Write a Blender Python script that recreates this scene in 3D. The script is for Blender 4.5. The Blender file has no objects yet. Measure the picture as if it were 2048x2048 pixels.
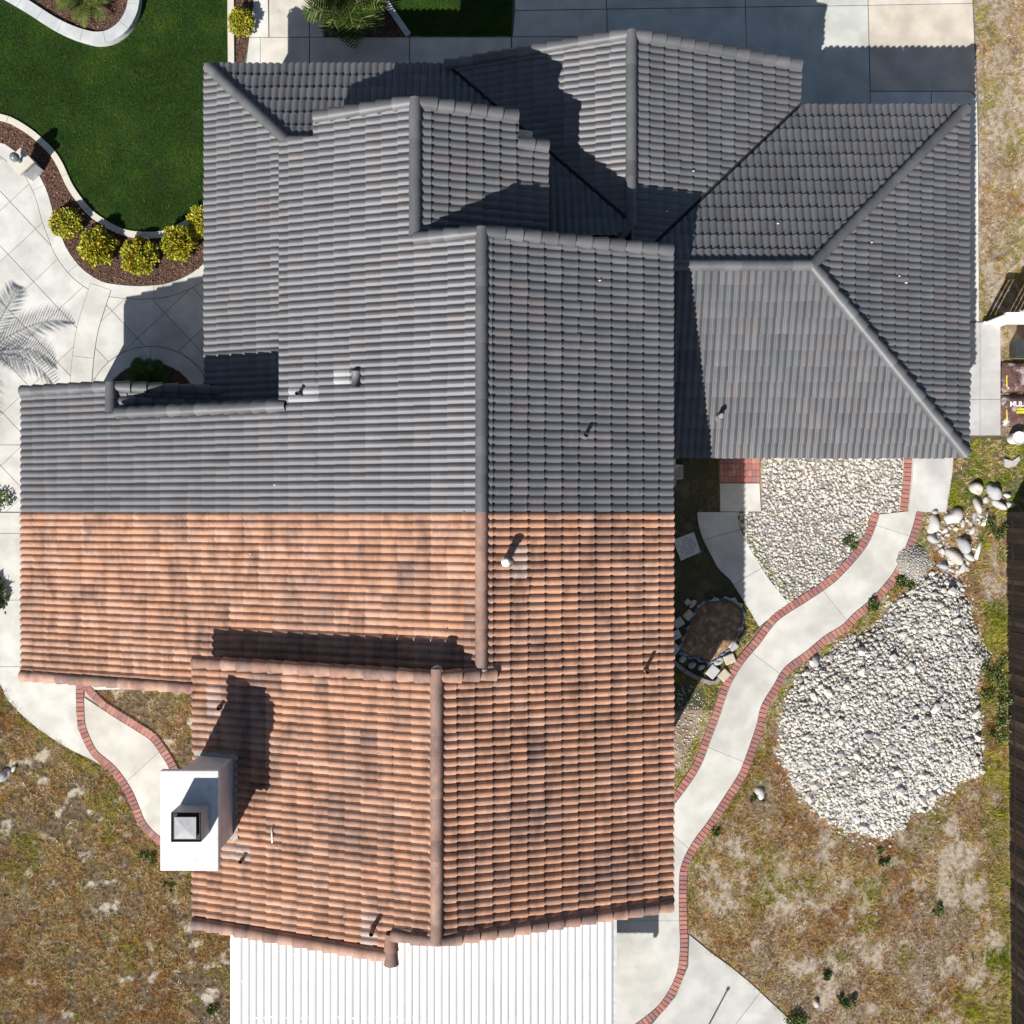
import bpy, bmesh, math, random
import numpy as np
from mathutils import Vector, Matrix
random.seed(7); rng = np.random.default_rng(11)
R = math.radians
scene = bpy.context.scene
COL = scene.collection

# ---------------------------------------------------------------- camera
H, F = 26.0, 1902.0            # drone height above ground, focal length in 2048-px units
cd = bpy.data.cameras.new('camera'); cam = bpy.data.objects.new('camera', cd); COL.objects.link(cam)
cam.location = (0, 0, H); cam.rotation_euler = (0, 0, 0)
cd.sensor_width = 36; cd.lens = F / 2048 * 36; cd.clip_end = 500; scene.camera = cam
# ---------------------------------------------------------------- sky and sun
SUN_AZ, SUN_EL = R(62), R(41)          # shadows fall towards SUN_AZ (from +X towards +Y)
world = bpy.data.worlds.new('World'); scene.world = world; world.use_nodes = True
wn = world.node_tree.nodes; wl = world.node_tree.links
sky = wn.new('ShaderNodeTexSky'); sky.sky_type = 'NISHITA'; sky.sun_disc = False
sdir = Vector((-math.cos(SUN_AZ) * math.cos(SUN_EL), -math.sin(SUN_AZ) * math.cos(SUN_EL), math.sin(SUN_EL)))
sky.sun_elevation = SUN_EL; sky.sun_rotation = math.atan2(sdir.x, sdir.y)
bg = wn.get('Background') or wn.new('ShaderNodeBackground')
bg.inputs[1].default_value = 0.05
wl.new(sky.outputs[0], bg.inputs[0]); wl.new(bg.outputs[0], wn['World Output'].inputs[0])
sl = bpy.data.lights.new('sun', 'SUN'); sl.energy = 4.6; sl.angle = R(0.5); sl.color = (1.0, 0.955, 0.89)
so = bpy.data.objects.new('sun', sl); COL.objects.link(so)
so.rotation_euler = (-sdir).to_track_quat('-Z', 'Y').to_euler(); so.location = (-20, -30, 40)
scene.view_settings.view_transform = 'Standard'; scene.view_settings.look = 'None'
scene.view_settings.exposure = 0.66; scene.view_settings.gamma = 1.0

# ---------------------------------------------------------------- helpers
def P(px, py, z=0.0):
    return Vector(((px - 1024) * (H - z) / F, (1024 - py) * (H - z) / F, z))
def PL(pts, z=0.0):
    return [(P(x, y, z).x, P(x, y, z).y) for x, y in pts]
GP = H / F                              # metres per pixel on the ground

def tag(o, label=None, cat=None, group=None, kind=None):
    if label: o['label'] = label
    if cat: o['category'] = cat
    if group: o['group'] = group
    if kind: o['kind'] = kind
    return o
def link(o, parent=None):
    COL.objects.link(o)
    if parent is not None: o.parent = parent
    return o
def empty(name, loc=(0, 0, 0), parent=None):
    o = bpy.data.objects.new(name, None); o.location = loc; o.empty_display_size = .2
    return link(o, parent)
def mesh_obj(name, verts, faces, mat, parent=None, smooth=False, cols=None):
    me = bpy.data.meshes.new(name); me.from_pydata([tuple(v) for v in verts], [], [tuple(f) for f in faces]); me.update()
    if mat: me.materials.append(mat)
    if smooth: me.polygons.foreach_set('use_smooth', [True] * len(me.polygons))
    if cols is not None: set_cols(me, cols)
    return link(bpy.data.objects.new(name, me), parent)
def set_cols(me, cols):
    a = me.attributes.new('Col', 'FLOAT_COLOR', 'POINT')
    c = np.ones((len(me.vertices), 4), np.float32); c[:, :3] = np.asarray(cols)[:, :3]
    a.data.foreach_set('color', c.ravel())
def np_mesh(name, V, Fc, cols=None, smooth=False, mat=None):
    V = np.asarray(V, np.float32); Fc = np.asarray(Fc, np.int32); k = Fc.shape[1]
    me = bpy.data.meshes.new(name)
    me.vertices.add(len(V)); me.vertices.foreach_set('co', V.ravel())
    me.loops.add(Fc.size); me.loops.foreach_set('vertex_index', Fc.ravel())
    me.polygons.add(len(Fc)); me.polygons.foreach_set('loop_start', np.arange(0, Fc.size, k, dtype=np.int32))
    me.polygons.foreach_set('loop_total', np.full(len(Fc), k, np.int32))
    if smooth: me.polygons.foreach_set('use_smooth', np.ones(len(Fc), bool))
    me.update(calc_edges=True); me.validate()
    if cols is not None: set_cols(me, cols)
    if mat: me.materials.append(mat)
    return me
def bm_obj(name, bm, mat, parent=None, smooth=False):
    me = bpy.data.meshes.new(name); bm.normal_update(); bm.to_mesh(me); bm.free(); me.materials.append(mat)
    if smooth: me.polygons.foreach_set('use_smooth', [True] * len(me.polygons))
    return link(bpy.data.objects.new(name, me), parent)
def box_bm(bm, cx, cy, cz, sx, sy, sz, rot=0, bevel=0):
    m = Matrix.Translation((cx, cy, cz)) @ Matrix.Rotation(rot, 4, 'Z') @ Matrix.Diagonal((sx, sy, sz, 1))
    r = bmesh.ops.create_cube(bm, size=1, matrix=m)
    if bevel:
        es = list({e for v in r['verts'] for e in v.link_edges})
        bmesh.ops.bevel(bm, geom=es, offset=bevel, segments=2, affect='EDGES', profile=.5)
def box(name, c, s, mat, parent=None, rot=0, bevel=0):
    bm = bmesh.new(); box_bm(bm, *c, *s, rot, bevel); return bm_obj(name, bm, mat, parent)
def lathe(name, prof, mat, parent=None, seg=20, loc=(0, 0, 0), smooth=True):
    V, Fc = [], []
    for r, z in prof:
        for k in range(seg):
            a = 2 * math.pi * k / seg; V.append((r * math.cos(a) + loc[0], r * math.sin(a) + loc[1], z + loc[2]))
    for i in range(len(prof) - 1):
        for k in range(seg):
            Fc.append((i * seg + k, i * seg + (k + 1) % seg, (i + 1) * seg + (k + 1) % seg, (i + 1) * seg + k))
    Fc.append(tuple(range(seg))[::-1]); Fc.append(tuple((len(prof) - 1) * seg + k for k in range(seg)))
    o = mesh_obj(name, V, Fc, mat, parent)
    if smooth:
        for p in o.data.polygons: p.use_smooth = len(p.vertices) == 4
        o.data.set_sharp_from_angle(angle=R(40))
    return o
def tube(name, a, b, r, mat, parent=None, seg=12, r2=None, cap=True):
    a, b = Vector(a), Vector(b); d = b - a; q = d.to_track_quat('Z', 'Y').to_matrix(); r2 = r if r2 is None else r2
    V = []; Fc = []
    for p, rr in ((a, r), (b, r2)):
        for k in range(seg):
            t = 2 * math.pi * k / seg; V.append(p + q @ Vector((rr * math.cos(t), rr * math.sin(t), 0)))
    for k in range(seg): Fc.append((k, (k + 1) % seg, seg + (k + 1) % seg, seg + k))
    if cap: Fc += [tuple(range(seg))[::-1], tuple(range(seg, 2 * seg))]
    o = mesh_obj(name, V, Fc, mat, parent)
    for p in o.data.polygons: p.use_smooth = len(p.vertices) == 4
    return o
# numpy value noise
_tab = rng.random((256, 256))
def vnoise(x, y, scale, seed=0):
    x = np.asarray(x) * scale + seed * 17.3; y = np.asarray(y) * scale + seed * 9.1
    xi = np.floor(x).astype(int); yi = np.floor(y).astype(int); fx = x - xi; fy = y - yi
    fx = fx * fx * (3 - 2 * fx); fy = fy * fy * (3 - 2 * fy)
    g = lambda i, j: _tab[i % 256, j % 256]
    return (g(xi, yi) * (1 - fx) + g(xi + 1, yi) * fx) * (1 - fy) + (g(xi, yi + 1) * (1 - fx) + g(xi + 1, yi + 1) * fx) * fy
def fbm(x, y, scale, seed=0, oct=3):
    s = 0; a = .5; t = 0
    for k in range(oct): s = s + a * vnoise(x, y, scale * 2 ** k, seed + k * 5); t += a; a *= .55
    return s / t
def in_poly(x, y, poly):
    ins = np.zeros(len(x), bool); n = len(poly)
    for i in range(n):
        x1, y1 = poly[i]; x2, y2 = poly[(i + 1) % n]
        if y1 == y2: continue
        c = ((y1 > y) != (y2 > y)) & (x < (x2 - x1) * (y - y1) / (y2 - y1) + x1); ins ^= c
    return ins
def pts_in(polys, n_per_m2, exclude=(), holes=()):
    out = []
    for poly in polys:
        xs = [p[0] for p in poly]; ys = [p[1] for p in poly]
        x0, x1, y0, y1 = max(min(xs), -14.8), min(max(xs), 14.8), max(min(ys), -14.8), min(max(ys), 14.8)
        n = int(max(0, (x1 - x0) * (y1 - y0)) * n_per_m2)
        x = rng.uniform(x0, x1, n); y = rng.uniform(y0, y1, n); k = in_poly(x, y, poly)
        for h in exclude: k &= ~in_poly(x, y, h)
        out.append(np.stack([x[k], y[k]], 1))
    return np.concatenate(out)
def smooth_line(pts, step=.1, closed=False):
    pts = [np.array(p, float) for p in pts]; n = len(pts); out = []
    rngi = range(n if closed else n - 1)
    for i in rngi:
        if closed: p0, p1, p2, p3 = pts[i - 1], pts[i], pts[(i + 1) % n], pts[(i + 2) % n]
        else: p0, p1, p2, p3 = pts[max(i - 1, 0)], pts[i], pts[i + 1], pts[min(i + 2, n - 1)]
        k = max(2, int(np.linalg.norm(p2 - p1) / step))
        for t in np.linspace(0, 1, k, endpoint=False):
            out.append(.5 * ((2 * p1) + (-p0 + p2) * t + (2 * p0 - 5 * p1 + 4 * p2 - p3) * t * t + (-p0 + 3 * p1 - 3 * p2 + p3) * t ** 3))
    if not closed: out.append(pts[-1])
    return np.array(out)
def offset_line(L, d):
    t = np.gradient(L, axis=0); t /= np.linalg.norm(t, axis=1)[:, None] + 1e-9
    return L + d * np.stack([-t[:, 1], t[:, 0]], 1)
def resample(L, step):
    s = np.concatenate([[0], np.cumsum(np.linalg.norm(np.diff(L, axis=0), axis=1))])
    n = max(1, int(round(s[-1] / step))); q = (np.arange(n) + .5) / n * s[-1]
    pts = np.stack([np.interp(q, s, L[:, 0]), np.interp(q, s, L[:, 1])], 1)
    t = np.stack([np.interp(q + .02, s, L[:, 0]), np.interp(q + .02, s, L[:, 1])], 1) - np.stack([np.interp(q - .02, s, L[:, 0]), np.interp(q - .02, s, L[:, 1])], 1)
    return pts, np.arctan2(t[:, 1], t[:, 0]), s[-1] / n

# ---------------------------------------------------------------- materials
def nd(t, kind, **kw):
    n = t.nodes.new(kind)
    for k, v in kw.items(): setattr(n, k, v)
    return n
def mat(name, c1, c2=None, scale=4, rough=.8, bump=0, bscale=None, c3=None, scale3=1.2, t3=(.5, .7), attr=False, spec=.3, detail=5, metal=0, fine=0, t1=(.3, .7), bdist=.02, soot=None):
    m = bpy.data.materials.new(name); m.use_nodes = True; t = m.node_tree; L = t.links.new
    b = t.nodes['Principled BSDF']; b.inputs['Roughness'].default_value = rough
    b.inputs['Specular IOR Level'].default_value = spec; b.inputs['Metallic'].default_value = metal
    g = nd(t, 'ShaderNodeNewGeometry'); pos = g.outputs['Position']
    def ramp(sc, a, z, det=detail):
        n = nd(t, 'ShaderNodeTexNoise'); n.inputs['Scale'].default_value = sc; n.inputs['Detail'].default_value = det; L(pos, n.inputs['Vector'])
        r = nd(t, 'ShaderNodeMapRange'); r.inputs[1].default_value = a; r.inputs[2].default_value = z; L(n.outputs[0], r.inputs[0])
        return r.outputs[0]
    def mix(fac, A, B, mode='MIX'):
        x = nd(t, 'ShaderNodeMix', data_type='RGBA', blend_type=mode); 
        if isinstance(fac, float): x.inputs[0].default_value = fac
        else: L(fac, x.inputs[0])
        for s, v in ((6, A), (7, B)):
            if isinstance(v, tuple): x.inputs[s].default_value = (*v, 1)
            else: L(v, x.inputs[s])
        return x.outputs[2]
    out = c1
    if c2 is not None: out = mix(ramp(scale, *t1), c1, c2)
    if c3 is not None: out = mix(ramp(scale3, *t3), out, c3)
    if soot:
        mp = nd(t, 'ShaderNodeMapping'); mp.inputs['Scale'].default_value = soot[1]; L(pos, mp.inputs['Vector'])
        n = nd(t, 'ShaderNodeTexNoise'); n.inputs['Scale'].default_value = 1.0; n.inputs['Detail'].default_value = 6; n.inputs['Roughness'].default_value = .62; L(mp.outputs[0], n.inputs['Vector'])
        r = nd(t, 'ShaderNodeMapRange'); r.inputs[1].default_value = soot[2]; r.inputs[2].default_value = soot[3]; L(n.outputs[0], r.inputs[0]); r.inputs[4].default_value = soot[4]
        out = mix(r.outputs[0], out, soot[0])
    if fine:
        v = ramp(60, .3, .7, 3); r = nd(t, 'ShaderNodeMapRange'); r.inputs[3].default_value = 1 - fine; r.inputs[4].default_value = 1 + fine; L(v, r.inputs[0])
        c = nd(t, 'ShaderNodeCombineColor'); [L(r.outputs[0], c.inputs[k]) for k in range(3)]
        out = mix(1.0, out, c.outputs[0], 'MULTIPLY')
    if attr:
        a = nd(t, 'ShaderNodeAttribute', attribute_name='Col'); out = mix(1.0, out, a.outputs[0], 'MULTIPLY')
    if isinstance(out, tuple): b.inputs['Base Color'].default_value = (*out, 1)
    else: L(out, b.inputs['Base Color'])
    if bump:
        n = nd(t, 'ShaderNodeTexNoise'); n.inputs['Scale'].default_value = bscale or scale * 6; n.inputs['Detail'].default_value = 4; L(pos, n.inputs['Vector'])
        bu = nd(t, 'ShaderNodeBump'); bu.inputs['Strength'].default_value = bump; bu.inputs['Distance'].default_value = bdist
        L(n.outputs[0], bu.inputs['Height']); L(bu.outputs[0], b.inputs['Normal'])
    return m
W3 = (1, 1, 1)
M = {}
M['tile_grey'] = mat('grey_concrete_tile', (.88, .88, .90), (1.06, 1.05, 1.04), 2.2, .50, .25, 90, attr=True, spec=.48, fine=.14, bdist=.004, soot=((1.30, 1.28, 1.27), (5, 1.6, 2), .56, .76, .6))
M['tile_terra'] = mat('terracotta_tile', (1.05, 1.02, 1.0), (.86, .86, .89), 5.5, .75, .3, 80, c3=(.72, .72, .77), scale3=3.1, t3=(.55, .74), attr=True, spec=.25, fine=.18, bdist=.004, soot=((.36, .37, .43), (3.2, 1.2, 1.5), .46, .70, .82))
M['deck'] = mat('roof_underlay', (.03, .03, .032), rough=.9)
M['stucco'] = mat('stucco_wall', (.62, .56, .47), (.56, .5, .42), 3, .9, .4, 60)
M['white_stucco'] = mat('white_stucco', (.70, .70, .69), (.60, .61, .61), 6, .9, .5, 55, c3=(.52, .53, .54), scale3=5, t3=(.58, .76), fine=.08, soot=((.45, .46, .47), (14, 14, 6), .60, .72, .5))
M['concrete'] = mat('pale_concrete', (.57, .565, .54), (.46, .455, .43), 1.7, .85, .15, 60, c3=(.40, .39, .37), scale3=.9, t3=(.52, .74), t1=(.36, .64), attr=True, fine=.06, soot=((.36, .34, .31), (4, 4, 4), .64, .74, .55))
M['joint'] = mat('concrete_joint', (.16, .155, .145), (.1, .1, .09), 8, .95)
M['mortar'] = mat('brick_mortar', (.5, .43, .38), (.42, .36, .32), 8, .9)
M['brick'] = mat('garden_brick', (1, 1, 1), (.82, .8, .8), 7, .85, .3, 60, attr=True, fine=.12)
M['soil'] = mat('dry_soil', (.30, .235, .165), (.175, .12, .075), 2.3, .95, .6, 40, c3=(.43, .375, .30), scale3=1.6, t3=(.52, .66), fine=.25, detail=9)
M['soil_brown'] = mat('brown_thatch_soil', (.16, .115, .065), (.055, .038, .02), 9, .95, 1.0, 40, c3=(.44, .39, .32), scale3=2.0, t3=(.56, .64), fine=.45, detail=9, t1=(.38, .62), bdist=.03)
M['soil_pale'] = mat('pale_dry_soil', (.39, .335, .265), (.20, .145, .09), 7, .95, .9, 40, c3=(.16, .11, .065), scale3=1.5, t3=(.54, .66), fine=.35, detail=9, t1=(.42, .66), bdist=.03)
M['shadesoil'] = mat('shade_darkened_soil', (.10, .085, .055), (.06, .065, .03), 3, .95, .6, 40, c3=(.16, .13, .09), scale3=2.2, fine=.2)  # soil with the shade beside the house put into its colour
M['turf'] = mat('lawn_turf', (.012, .030, .004), (.018, .040, .006), 1.1, .9, .6, 60, c3=(.022, .042, .007), scale3=2.2, t3=(.55, .8), fine=.3)
M['blade'] = mat('grass_blade', W3, rough=.85, attr=True, spec=.06)
M['leaf'] = mat('leaf', W3, rough=.55, attr=True, spec=.35)
M['mulch'] = mat('bark_mulch', (.135, .075, .052), (.07, .04, .03), 9, .95, .8, 60, fine=.3)
M['chip'] = mat('bark_chip', W3, rough=.9, attr=True)
M['stone'] = mat('river_stone', (1.03, 1.02, 1), (.82, .82, .84), 6, .8, .3, 40, attr=True, fine=.1)
M['gravelbase'] = mat('gap_shaded_fines', (.26, .24, .21), (.15, .14, .125), 20, .95, .8, 60, fine=.3, c3=(.36, .335, .295), scale3=3)  # gravel fines, colour darkened to stand in for shade between the stones
M['planterwall'] = mat('planter_concrete', (.46, .48, .49), (.38, .40, .41), 5, .8, .3, 50, c3=(.55, .56, .56), scale3=2.5, fine=.08)
M['curb'] = mat('cream_concrete_curb', (.58, .55, .48), (.5, .47, .41), 3, .85, .2, 60, fine=.06)
M['metalwhite'] = mat('white_painted_metal', (.76, .76, .76), (.72, .725, .73), 2, .5, spec=.4, c3=(.66, .65, .62), scale3=1.1, t3=(.55, .75), soot=((.5, .48, .44), (9, 2.2, 1), .64, .74, .5))
M['metalgrey'] = mat('galvanised_metal', (.55, .56, .57), (.42, .43, .45), 8, .45, metal=.6)
M['flue'] = mat('dull_flue_metal', (.40, .40, .41), (.30, .30, .31), 9, .6)
M['darkmetal'] = mat('dark_metal', (.02, .02, .022), rough=.6)
M['pipe_terra'] = mat('painted_vent_pipe', (.28, .15, .11), (.2, .11, .09), 9, .7)
M['pipe_grey'] = mat('grey_vent_pipe', (.12, .12, .13), (.16, .16, .17), 9, .5)
M['wood'] = mat('weathered_fence_wood', (1, 1, 1), (.62, .6, .6), 5, .85, .5, 50, attr=True, fine=.25)
M['whitevinyl'] = mat('white_vinyl', (.78, .78, .77), rough=.45, spec=.4)
M['bag'] = mat('brown_bag_plastic', (.085, .045, .036), (.15, .09, .075), 5, .24, .9, 7, c3=(.42, .37, .35), scale3=4, t3=(.55, .66), spec=.7, bdist=.06)
M['yellow'] = mat('yellow_print', (.65, .55, .03), rough=.35)
M['white'] = mat('white_plastic', (.78, .78, .76), (.7, .7, .68), 5, .5)
M['black'] = mat('black_plastic', (.025, .027, .03), (.05, .055, .06), 3, .35, spec=.5)
M['blue'] = mat('blue_pond_liner', (.03, .07, .20), (.10, .16, .30), 9, .4, .8, 18, c3=(.42, .43, .44), scale3=7, t3=(.47, .56), bdist=.03)
M['mud'] = mat('pond_mud', (.27, .175, .095), (.15, .09, .048), 5, .75, 1.0, 12, c3=(.36, .30, .22), scale3=6, t3=(.52, .68), fine=.25, bdist=.05)
M['rusty'] = mat('old_edging_timber', (.30, .26, .23), (.2, .17, .15), 8, .9, .5, 40)
M['globe'] = mat('smoked_lamp_globe', (.13, .15, .17), rough=.2, spec=.5)
M['mortarcap'] = mat('ridge_mortar', (.42, .39, .36), (.28, .25, .24), 14, .95, .8, 50)
M['bark'] = mat('plant_stem', (.10, .07, .045), (.06, .045, .03), 12, .9)

def slab_objs(parent, poly, cuts, ztop, th=.05, gap=.007, tint=None, name='slab', m='concrete'):
    bm = bmesh.new(); bm.faces.new([bm.verts.new((x, y, 0)) for x, y in poly])
    for (cx, cy), (dx, dy) in cuts:
        bmesh.ops.bisect_plane(bm, geom=bm.verts[:] + bm.edges[:] + bm.faces[:], plane_co=(cx, cy, 0), plane_no=(-dy, dx, 0), dist=1e-4)
    bmesh.ops.dissolve_degenerate(bm, dist=1e-3, edges=bm.edges[:])
    bm.normal_update(); fs = bm.faces[:]
    big = [f for f in fs if f.calc_area() > .01]
    bmesh.ops.inset_individual(bm, faces=big, thickness=gap, use_even_offset=True)
    for f in big:
        if not f.is_valid: continue
        vs = [tuple(v.co.xy) for v in f.verts]
        if f.normal.z < 0: vs = vs[::-1]
        n = len(vs); dz = random.uniform(-.002, .002)
        V = [(x, y, ztop + dz) for x, y in vs] + [(x, y, ztop - th) for x, y in vs]
        Fc = [tuple(range(n))] + [(i, n + i, n + (i + 1) % n, (i + 1) % n) for i in range(n)]
        c = tint if tint is not None else (1, 1, 1); k = random.uniform(.96, 1.03)
        mesh_obj(name, V, Fc, M[m], parent, cols=[[c[0] * k, c[1] * k, c[2] * k]] * (2 * n))
    bm.free()
def sheet(name, poly, z, m, kind='structure', parent=None, th=0):
    n = len(poly); a = sum(poly[i][0] * poly[(i + 1) % n][1] - poly[(i + 1) % n][0] * poly[i][1] for i in range(n))
    if a < 0: poly = list(poly)[::-1]
    V = [(x, y, z) for x, y in poly]; Fc = [tuple(range(n))]
    if th:
        V += [(x, y, z - th) for x, y in poly]; Fc += [(i, n + i, n + (i + 1) % n, (i + 1) % n) for i in range(n)]
    o = mesh_obj(name, V, Fc, M[m] if isinstance(m, str) else m, parent)
    if parent is None: o['kind'] = kind
    return o
def strip_pieces(parent, L, w, zt, th, mname, piece, name='piece', gap=.006, tint=(1, 1, 1)):
    """Cut a curved strip (a kerb, a band) into pieces along its length, one object each."""
    s = np.concatenate([[0], np.cumsum(np.linalg.norm(np.diff(L, axis=0), axis=1))]); n = max(1, int(round(s[-1] / piece)))
    A, B = offset_line(L, w / 2), offset_line(L, -w / 2)
    for i in range(n):
        a, b = s[-1] * i / n + gap, s[-1] * (i + 1) / n - gap
        q = np.linspace(a, b, max(2, int((b - a) / .12)))
        pa = [(np.interp(t, s, A[:, 0]), np.interp(t, s, A[:, 1])) for t in q]; pb = [(np.interp(t, s, B[:, 0]), np.interp(t, s, B[:, 1])) for t in q]
        k = len(q); V = []; Fc = []
        for j in range(k):
            V += [(*pa[j], zt - th), (*pa[j], zt), (*pb[j], zt), (*pb[j], zt - th)]
        for j in range(k - 1):
            for e in range(3): Fc.append((4 * j + e, 4 * j + 4 + e, 4 * j + 5 + e, 4 * j + 1 + e))
        Fc += [(0, 1, 2, 3), (4 * k - 1, 4 * k - 2, 4 * k - 3, 4 * k - 4)]
        c = random.uniform(.93, 1.05)
        o = mesh_obj(name, V, Fc, M[mname], parent, cols=[[tint[0] * c, tint[1] * c, tint[2] * c]] * len(V))
        bm = bmesh.new(); bm.from_mesh(o.data); bmesh.ops.recalc_face_normals(bm, faces=bm.faces); bm.to_mesh(o.data); bm.free()

# ---------------------------------------------------------------- grass, leaves, stones
def blades(name, pts, ln, wd, palette, weights_fn, lean=(35, 80), z=.0, label=None, cat=None, parent=None):
    n = len(pts); a = rng.uniform(0, 2 * np.pi, n); le = rng.uniform(*ln, n); w = rng.uniform(*wd, n)
    th = np.radians(rng.uniform(*lean, n)); d = np.stack([np.cos(a), np.sin(a)], 1); p = np.stack([-d[:, 1], d[:, 0]], 1)
    B = np.concatenate([pts, np.full((n, 1), z)], 1)
    V = np.zeros((n, 3, 3)); off = np.concatenate([p * w[:, None], np.zeros((n, 1))], 1)
    V[:, 0] = B - off; V[:, 1] = B + off
    V[:, 2] = B + np.concatenate([d * (le * np.sin(th))[:, None], (le * np.cos(th))[:, None]], 1)
    pal = np.array(palette); ix = weights_fn(pts[:, 0], pts[:, 1]); c = pal[ix] * rng.uniform(.7, 1.3, (n, 1))
    me = np_mesh(name, V.reshape(-1, 3), np.arange(3 * n).reshape(-1, 3), np.repeat(c, 3, 0), mat=M['blade'])
    o = link(bpy.data.objects.new(name, me), parent); tag(o, label, cat, kind='stuff'); return o
def leaf_cloud(pts, size, colors, tilt=1.0, aspect=.55, dirs=None):
    n = len(pts); s = rng.uniform(*size, n)
    u = rng.normal(size=(n, 3)); u /= np.linalg.norm(u, axis=1)[:, None]
    if dirs is not None: u = u * tilt + dirs; u /= np.linalg.norm(u, axis=1)[:, None]
    t = rng.normal(size=(n, 3)); v = np.cross(u, t); v /= np.linalg.norm(v, axis=1)[:, None]
    V = np.zeros((n, 4, 3)); V[:, 0] = pts; V[:, 1] = pts + (u * .5 + v * aspect * .5) * s[:, None]
    V[:, 2] = pts + u * s[:, None]; V[:, 3] = pts + (u * .5 - v * aspect * .5) * s[:, None]
    return V.reshape(-1, 3), np.arange(4 * n).reshape(-1, 4), np.repeat(colors, 4, 0)
def rock_mesh(name, sub, seed, squash=.6, rough=.22, col=None, m='stone'):
    r = random.Random(seed); bm = bmesh.new(); bmesh.ops.create_icosphere(bm, subdivisions=sub, radius=1)
    ks = [(Vector((r.gauss(0, 1), r.gauss(0, 1), r.gauss(0, 1))).normalized(), r.uniform(-rough, rough * .8)) for _ in range(12)]
    sx, sy = r.uniform(.8, 1.2), r.uniform(.7, 1.0)
    for v in bm.verts:
        n = v.co.normalized(); d = 1 + sum(w * max(0, n.dot(k)) ** 3 for k, w in ks)
        v.co = Vector((n.x * d * sx, n.y * d * sy, n.z * d * squash))
    me = bpy.data.meshes.new(name); bm.to_mesh(me); bm.free(); me.materials.append(M[m])
    me.polygons.foreach_set('use_smooth', [True] * len(me.polygons))
    if sub < 3: me.set_sharp_from_angle(angle=R(24))
    set_cols(me, [col or (.5, .48, .45)] * len(me.vertices)); return me
STONE_COLS = [(.58, .55, .50), (.51, .49, .455), (.62, .595, .54), (.45, .445, .44), (.36, .365, .37), (.56, .51, .43), (.57, .54, .50), (.65, .63, .585)]
def stone_field(name, pts, zs, size, parent=None, label=None, cat=None, pw=2.0):
    n = len(pts); base = bmesh.new(); bmesh.ops.create_icosphere(base, subdivisions=1, radius=1)
    vv = np.array([v.co[:] for v in base.verts]); ff = np.array([[v.index for v in f.verts] for f in base.faces]); base.free()
    keep = 26 if n < 4000 else 20
    if n >= 2500:
        base = bmesh.new(); bmesh.ops.create_icosphere(base, subdivisions=1, radius=1); base.free()
    s = size[0] + (size[1] - size[0]) * rng.random(n) ** pw
    k = len(vv); V = np.zeros((n, k, 3)); nz = rng.uniform(.72, 1.25, (n, k, 1))
    a = rng.uniform(0, 2 * np.pi, n); ax = np.stack([rng.uniform(.8, 1.3, n), rng.uniform(.6, 1, n), rng.uniform(.45, .8, n)], 1)
    L = vv[None] * nz * ax[:, None]; ti = rng.uniform(-.4, .4, n)
    x = L[..., 0] * np.cos(a)[:, None] - L[..., 1] * np.sin(a)[:, None]; y = L[..., 0] * np.sin(a)[:, None] + L[..., 1] * np.cos(a)[:, None]
    z = L[..., 2] + x * ti[:, None] * .5
    V = np.stack([x, y, z], 2) * s[:, None, None] + np.concatenate([pts, (zs + s * .2)[:, None]], 1)[:, None]
    c = np.array(STONE_COLS)[rng.integers(0, len(STONE_COLS), n)] * rng.uniform(.75, 1.1, (n, 1))
    F2 = (ff[None] + (np.arange(n) * k)[:, None, None]).reshape(-1, 3)
    me = np_mesh(name, V.reshape(-1, 3), F2, np.repeat(c, k, 0), mat=M['stone'])
    o = link(bpy.data.objects.new(name, me), parent); tag(o, label, cat, kind='stuff'); return o
def chips(name, polys, dens, z, parent=None, exclude=()):
    p = pts_in(polys, dens, exclude); n = len(p); c = np.array([(.15, .08, .055), (.09, .05, .035), (.20, .12, .085), (.06, .035, .028), (.26, .17, .13)])[rng.integers(0, 5, n)]
    P3 = np.concatenate([p, np.full((n, 1), z) + rng.uniform(0, .02, (n, 1))], 1)
    V, Fc, C = leaf_cloud(P3, (.02, .07), c * rng.uniform(.7, 1.2, (n, 1)), aspect=.5, tilt=.5, dirs=np.concatenate([rng.normal(size=(n, 2)), np.zeros((n, 1))], 1))
    o = link(bpy.data.objects.new(name, np_mesh(name, V, Fc, C, mat=M['chip'])), parent); o['kind'] = 'stuff'
    return o

# ================================================================ GROUND
ground = mesh_obj('ground', [(-120, -120, 0), (120, -120, 0), (120, 120, 0), (-120, 120, 0)], [(0, 1, 2, 3)], M['soil']); ground['kind'] = 'structure'

# lawn in front, top left
curb_in = [(-60, 215), (0, 229), (27, 237), (61, 257), (87, 278), (111, 302), (127, 326), (138, 350), (148, 371), (164, 395), (186, 421), (212, 440), (239, 455), (265, 463), (297, 465), (326, 463), (353, 452), (379, 437), (411, 411), (450, 370)]
curbL = smooth_line(PL(curb_in), .08)
lawn_poly = [tuple(p) for p in curbL] + PL([(462, 360), (462, -60), (-60, -60)])
sheet('lawn', lawn_poly, .03, 'turf')
lawn2_poly = PL([(775, -10), (818, 73), (1023, 73), (1027, -60), (770, -60)])
sheet('lawn', lawn2_poly, .03, 'turf')
LAWNC = [(.013, .042, .003), (.024, .066, .004), (.040, .094, .006), (.062, .115, .009), (.13, .15, .035)]
def lawn_ix(x, y):
    f = fbm(x, y, .8, 3) * 4.4 + fbm(x, y, 2.6, 13) * 3.0 - 2.3 + rng.uniform(-1.1, 1.1, len(x)); f = np.where(rng.random(len(x)) < .012, 4, f); return np.clip(f, 0, 4).astype(int)
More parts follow.
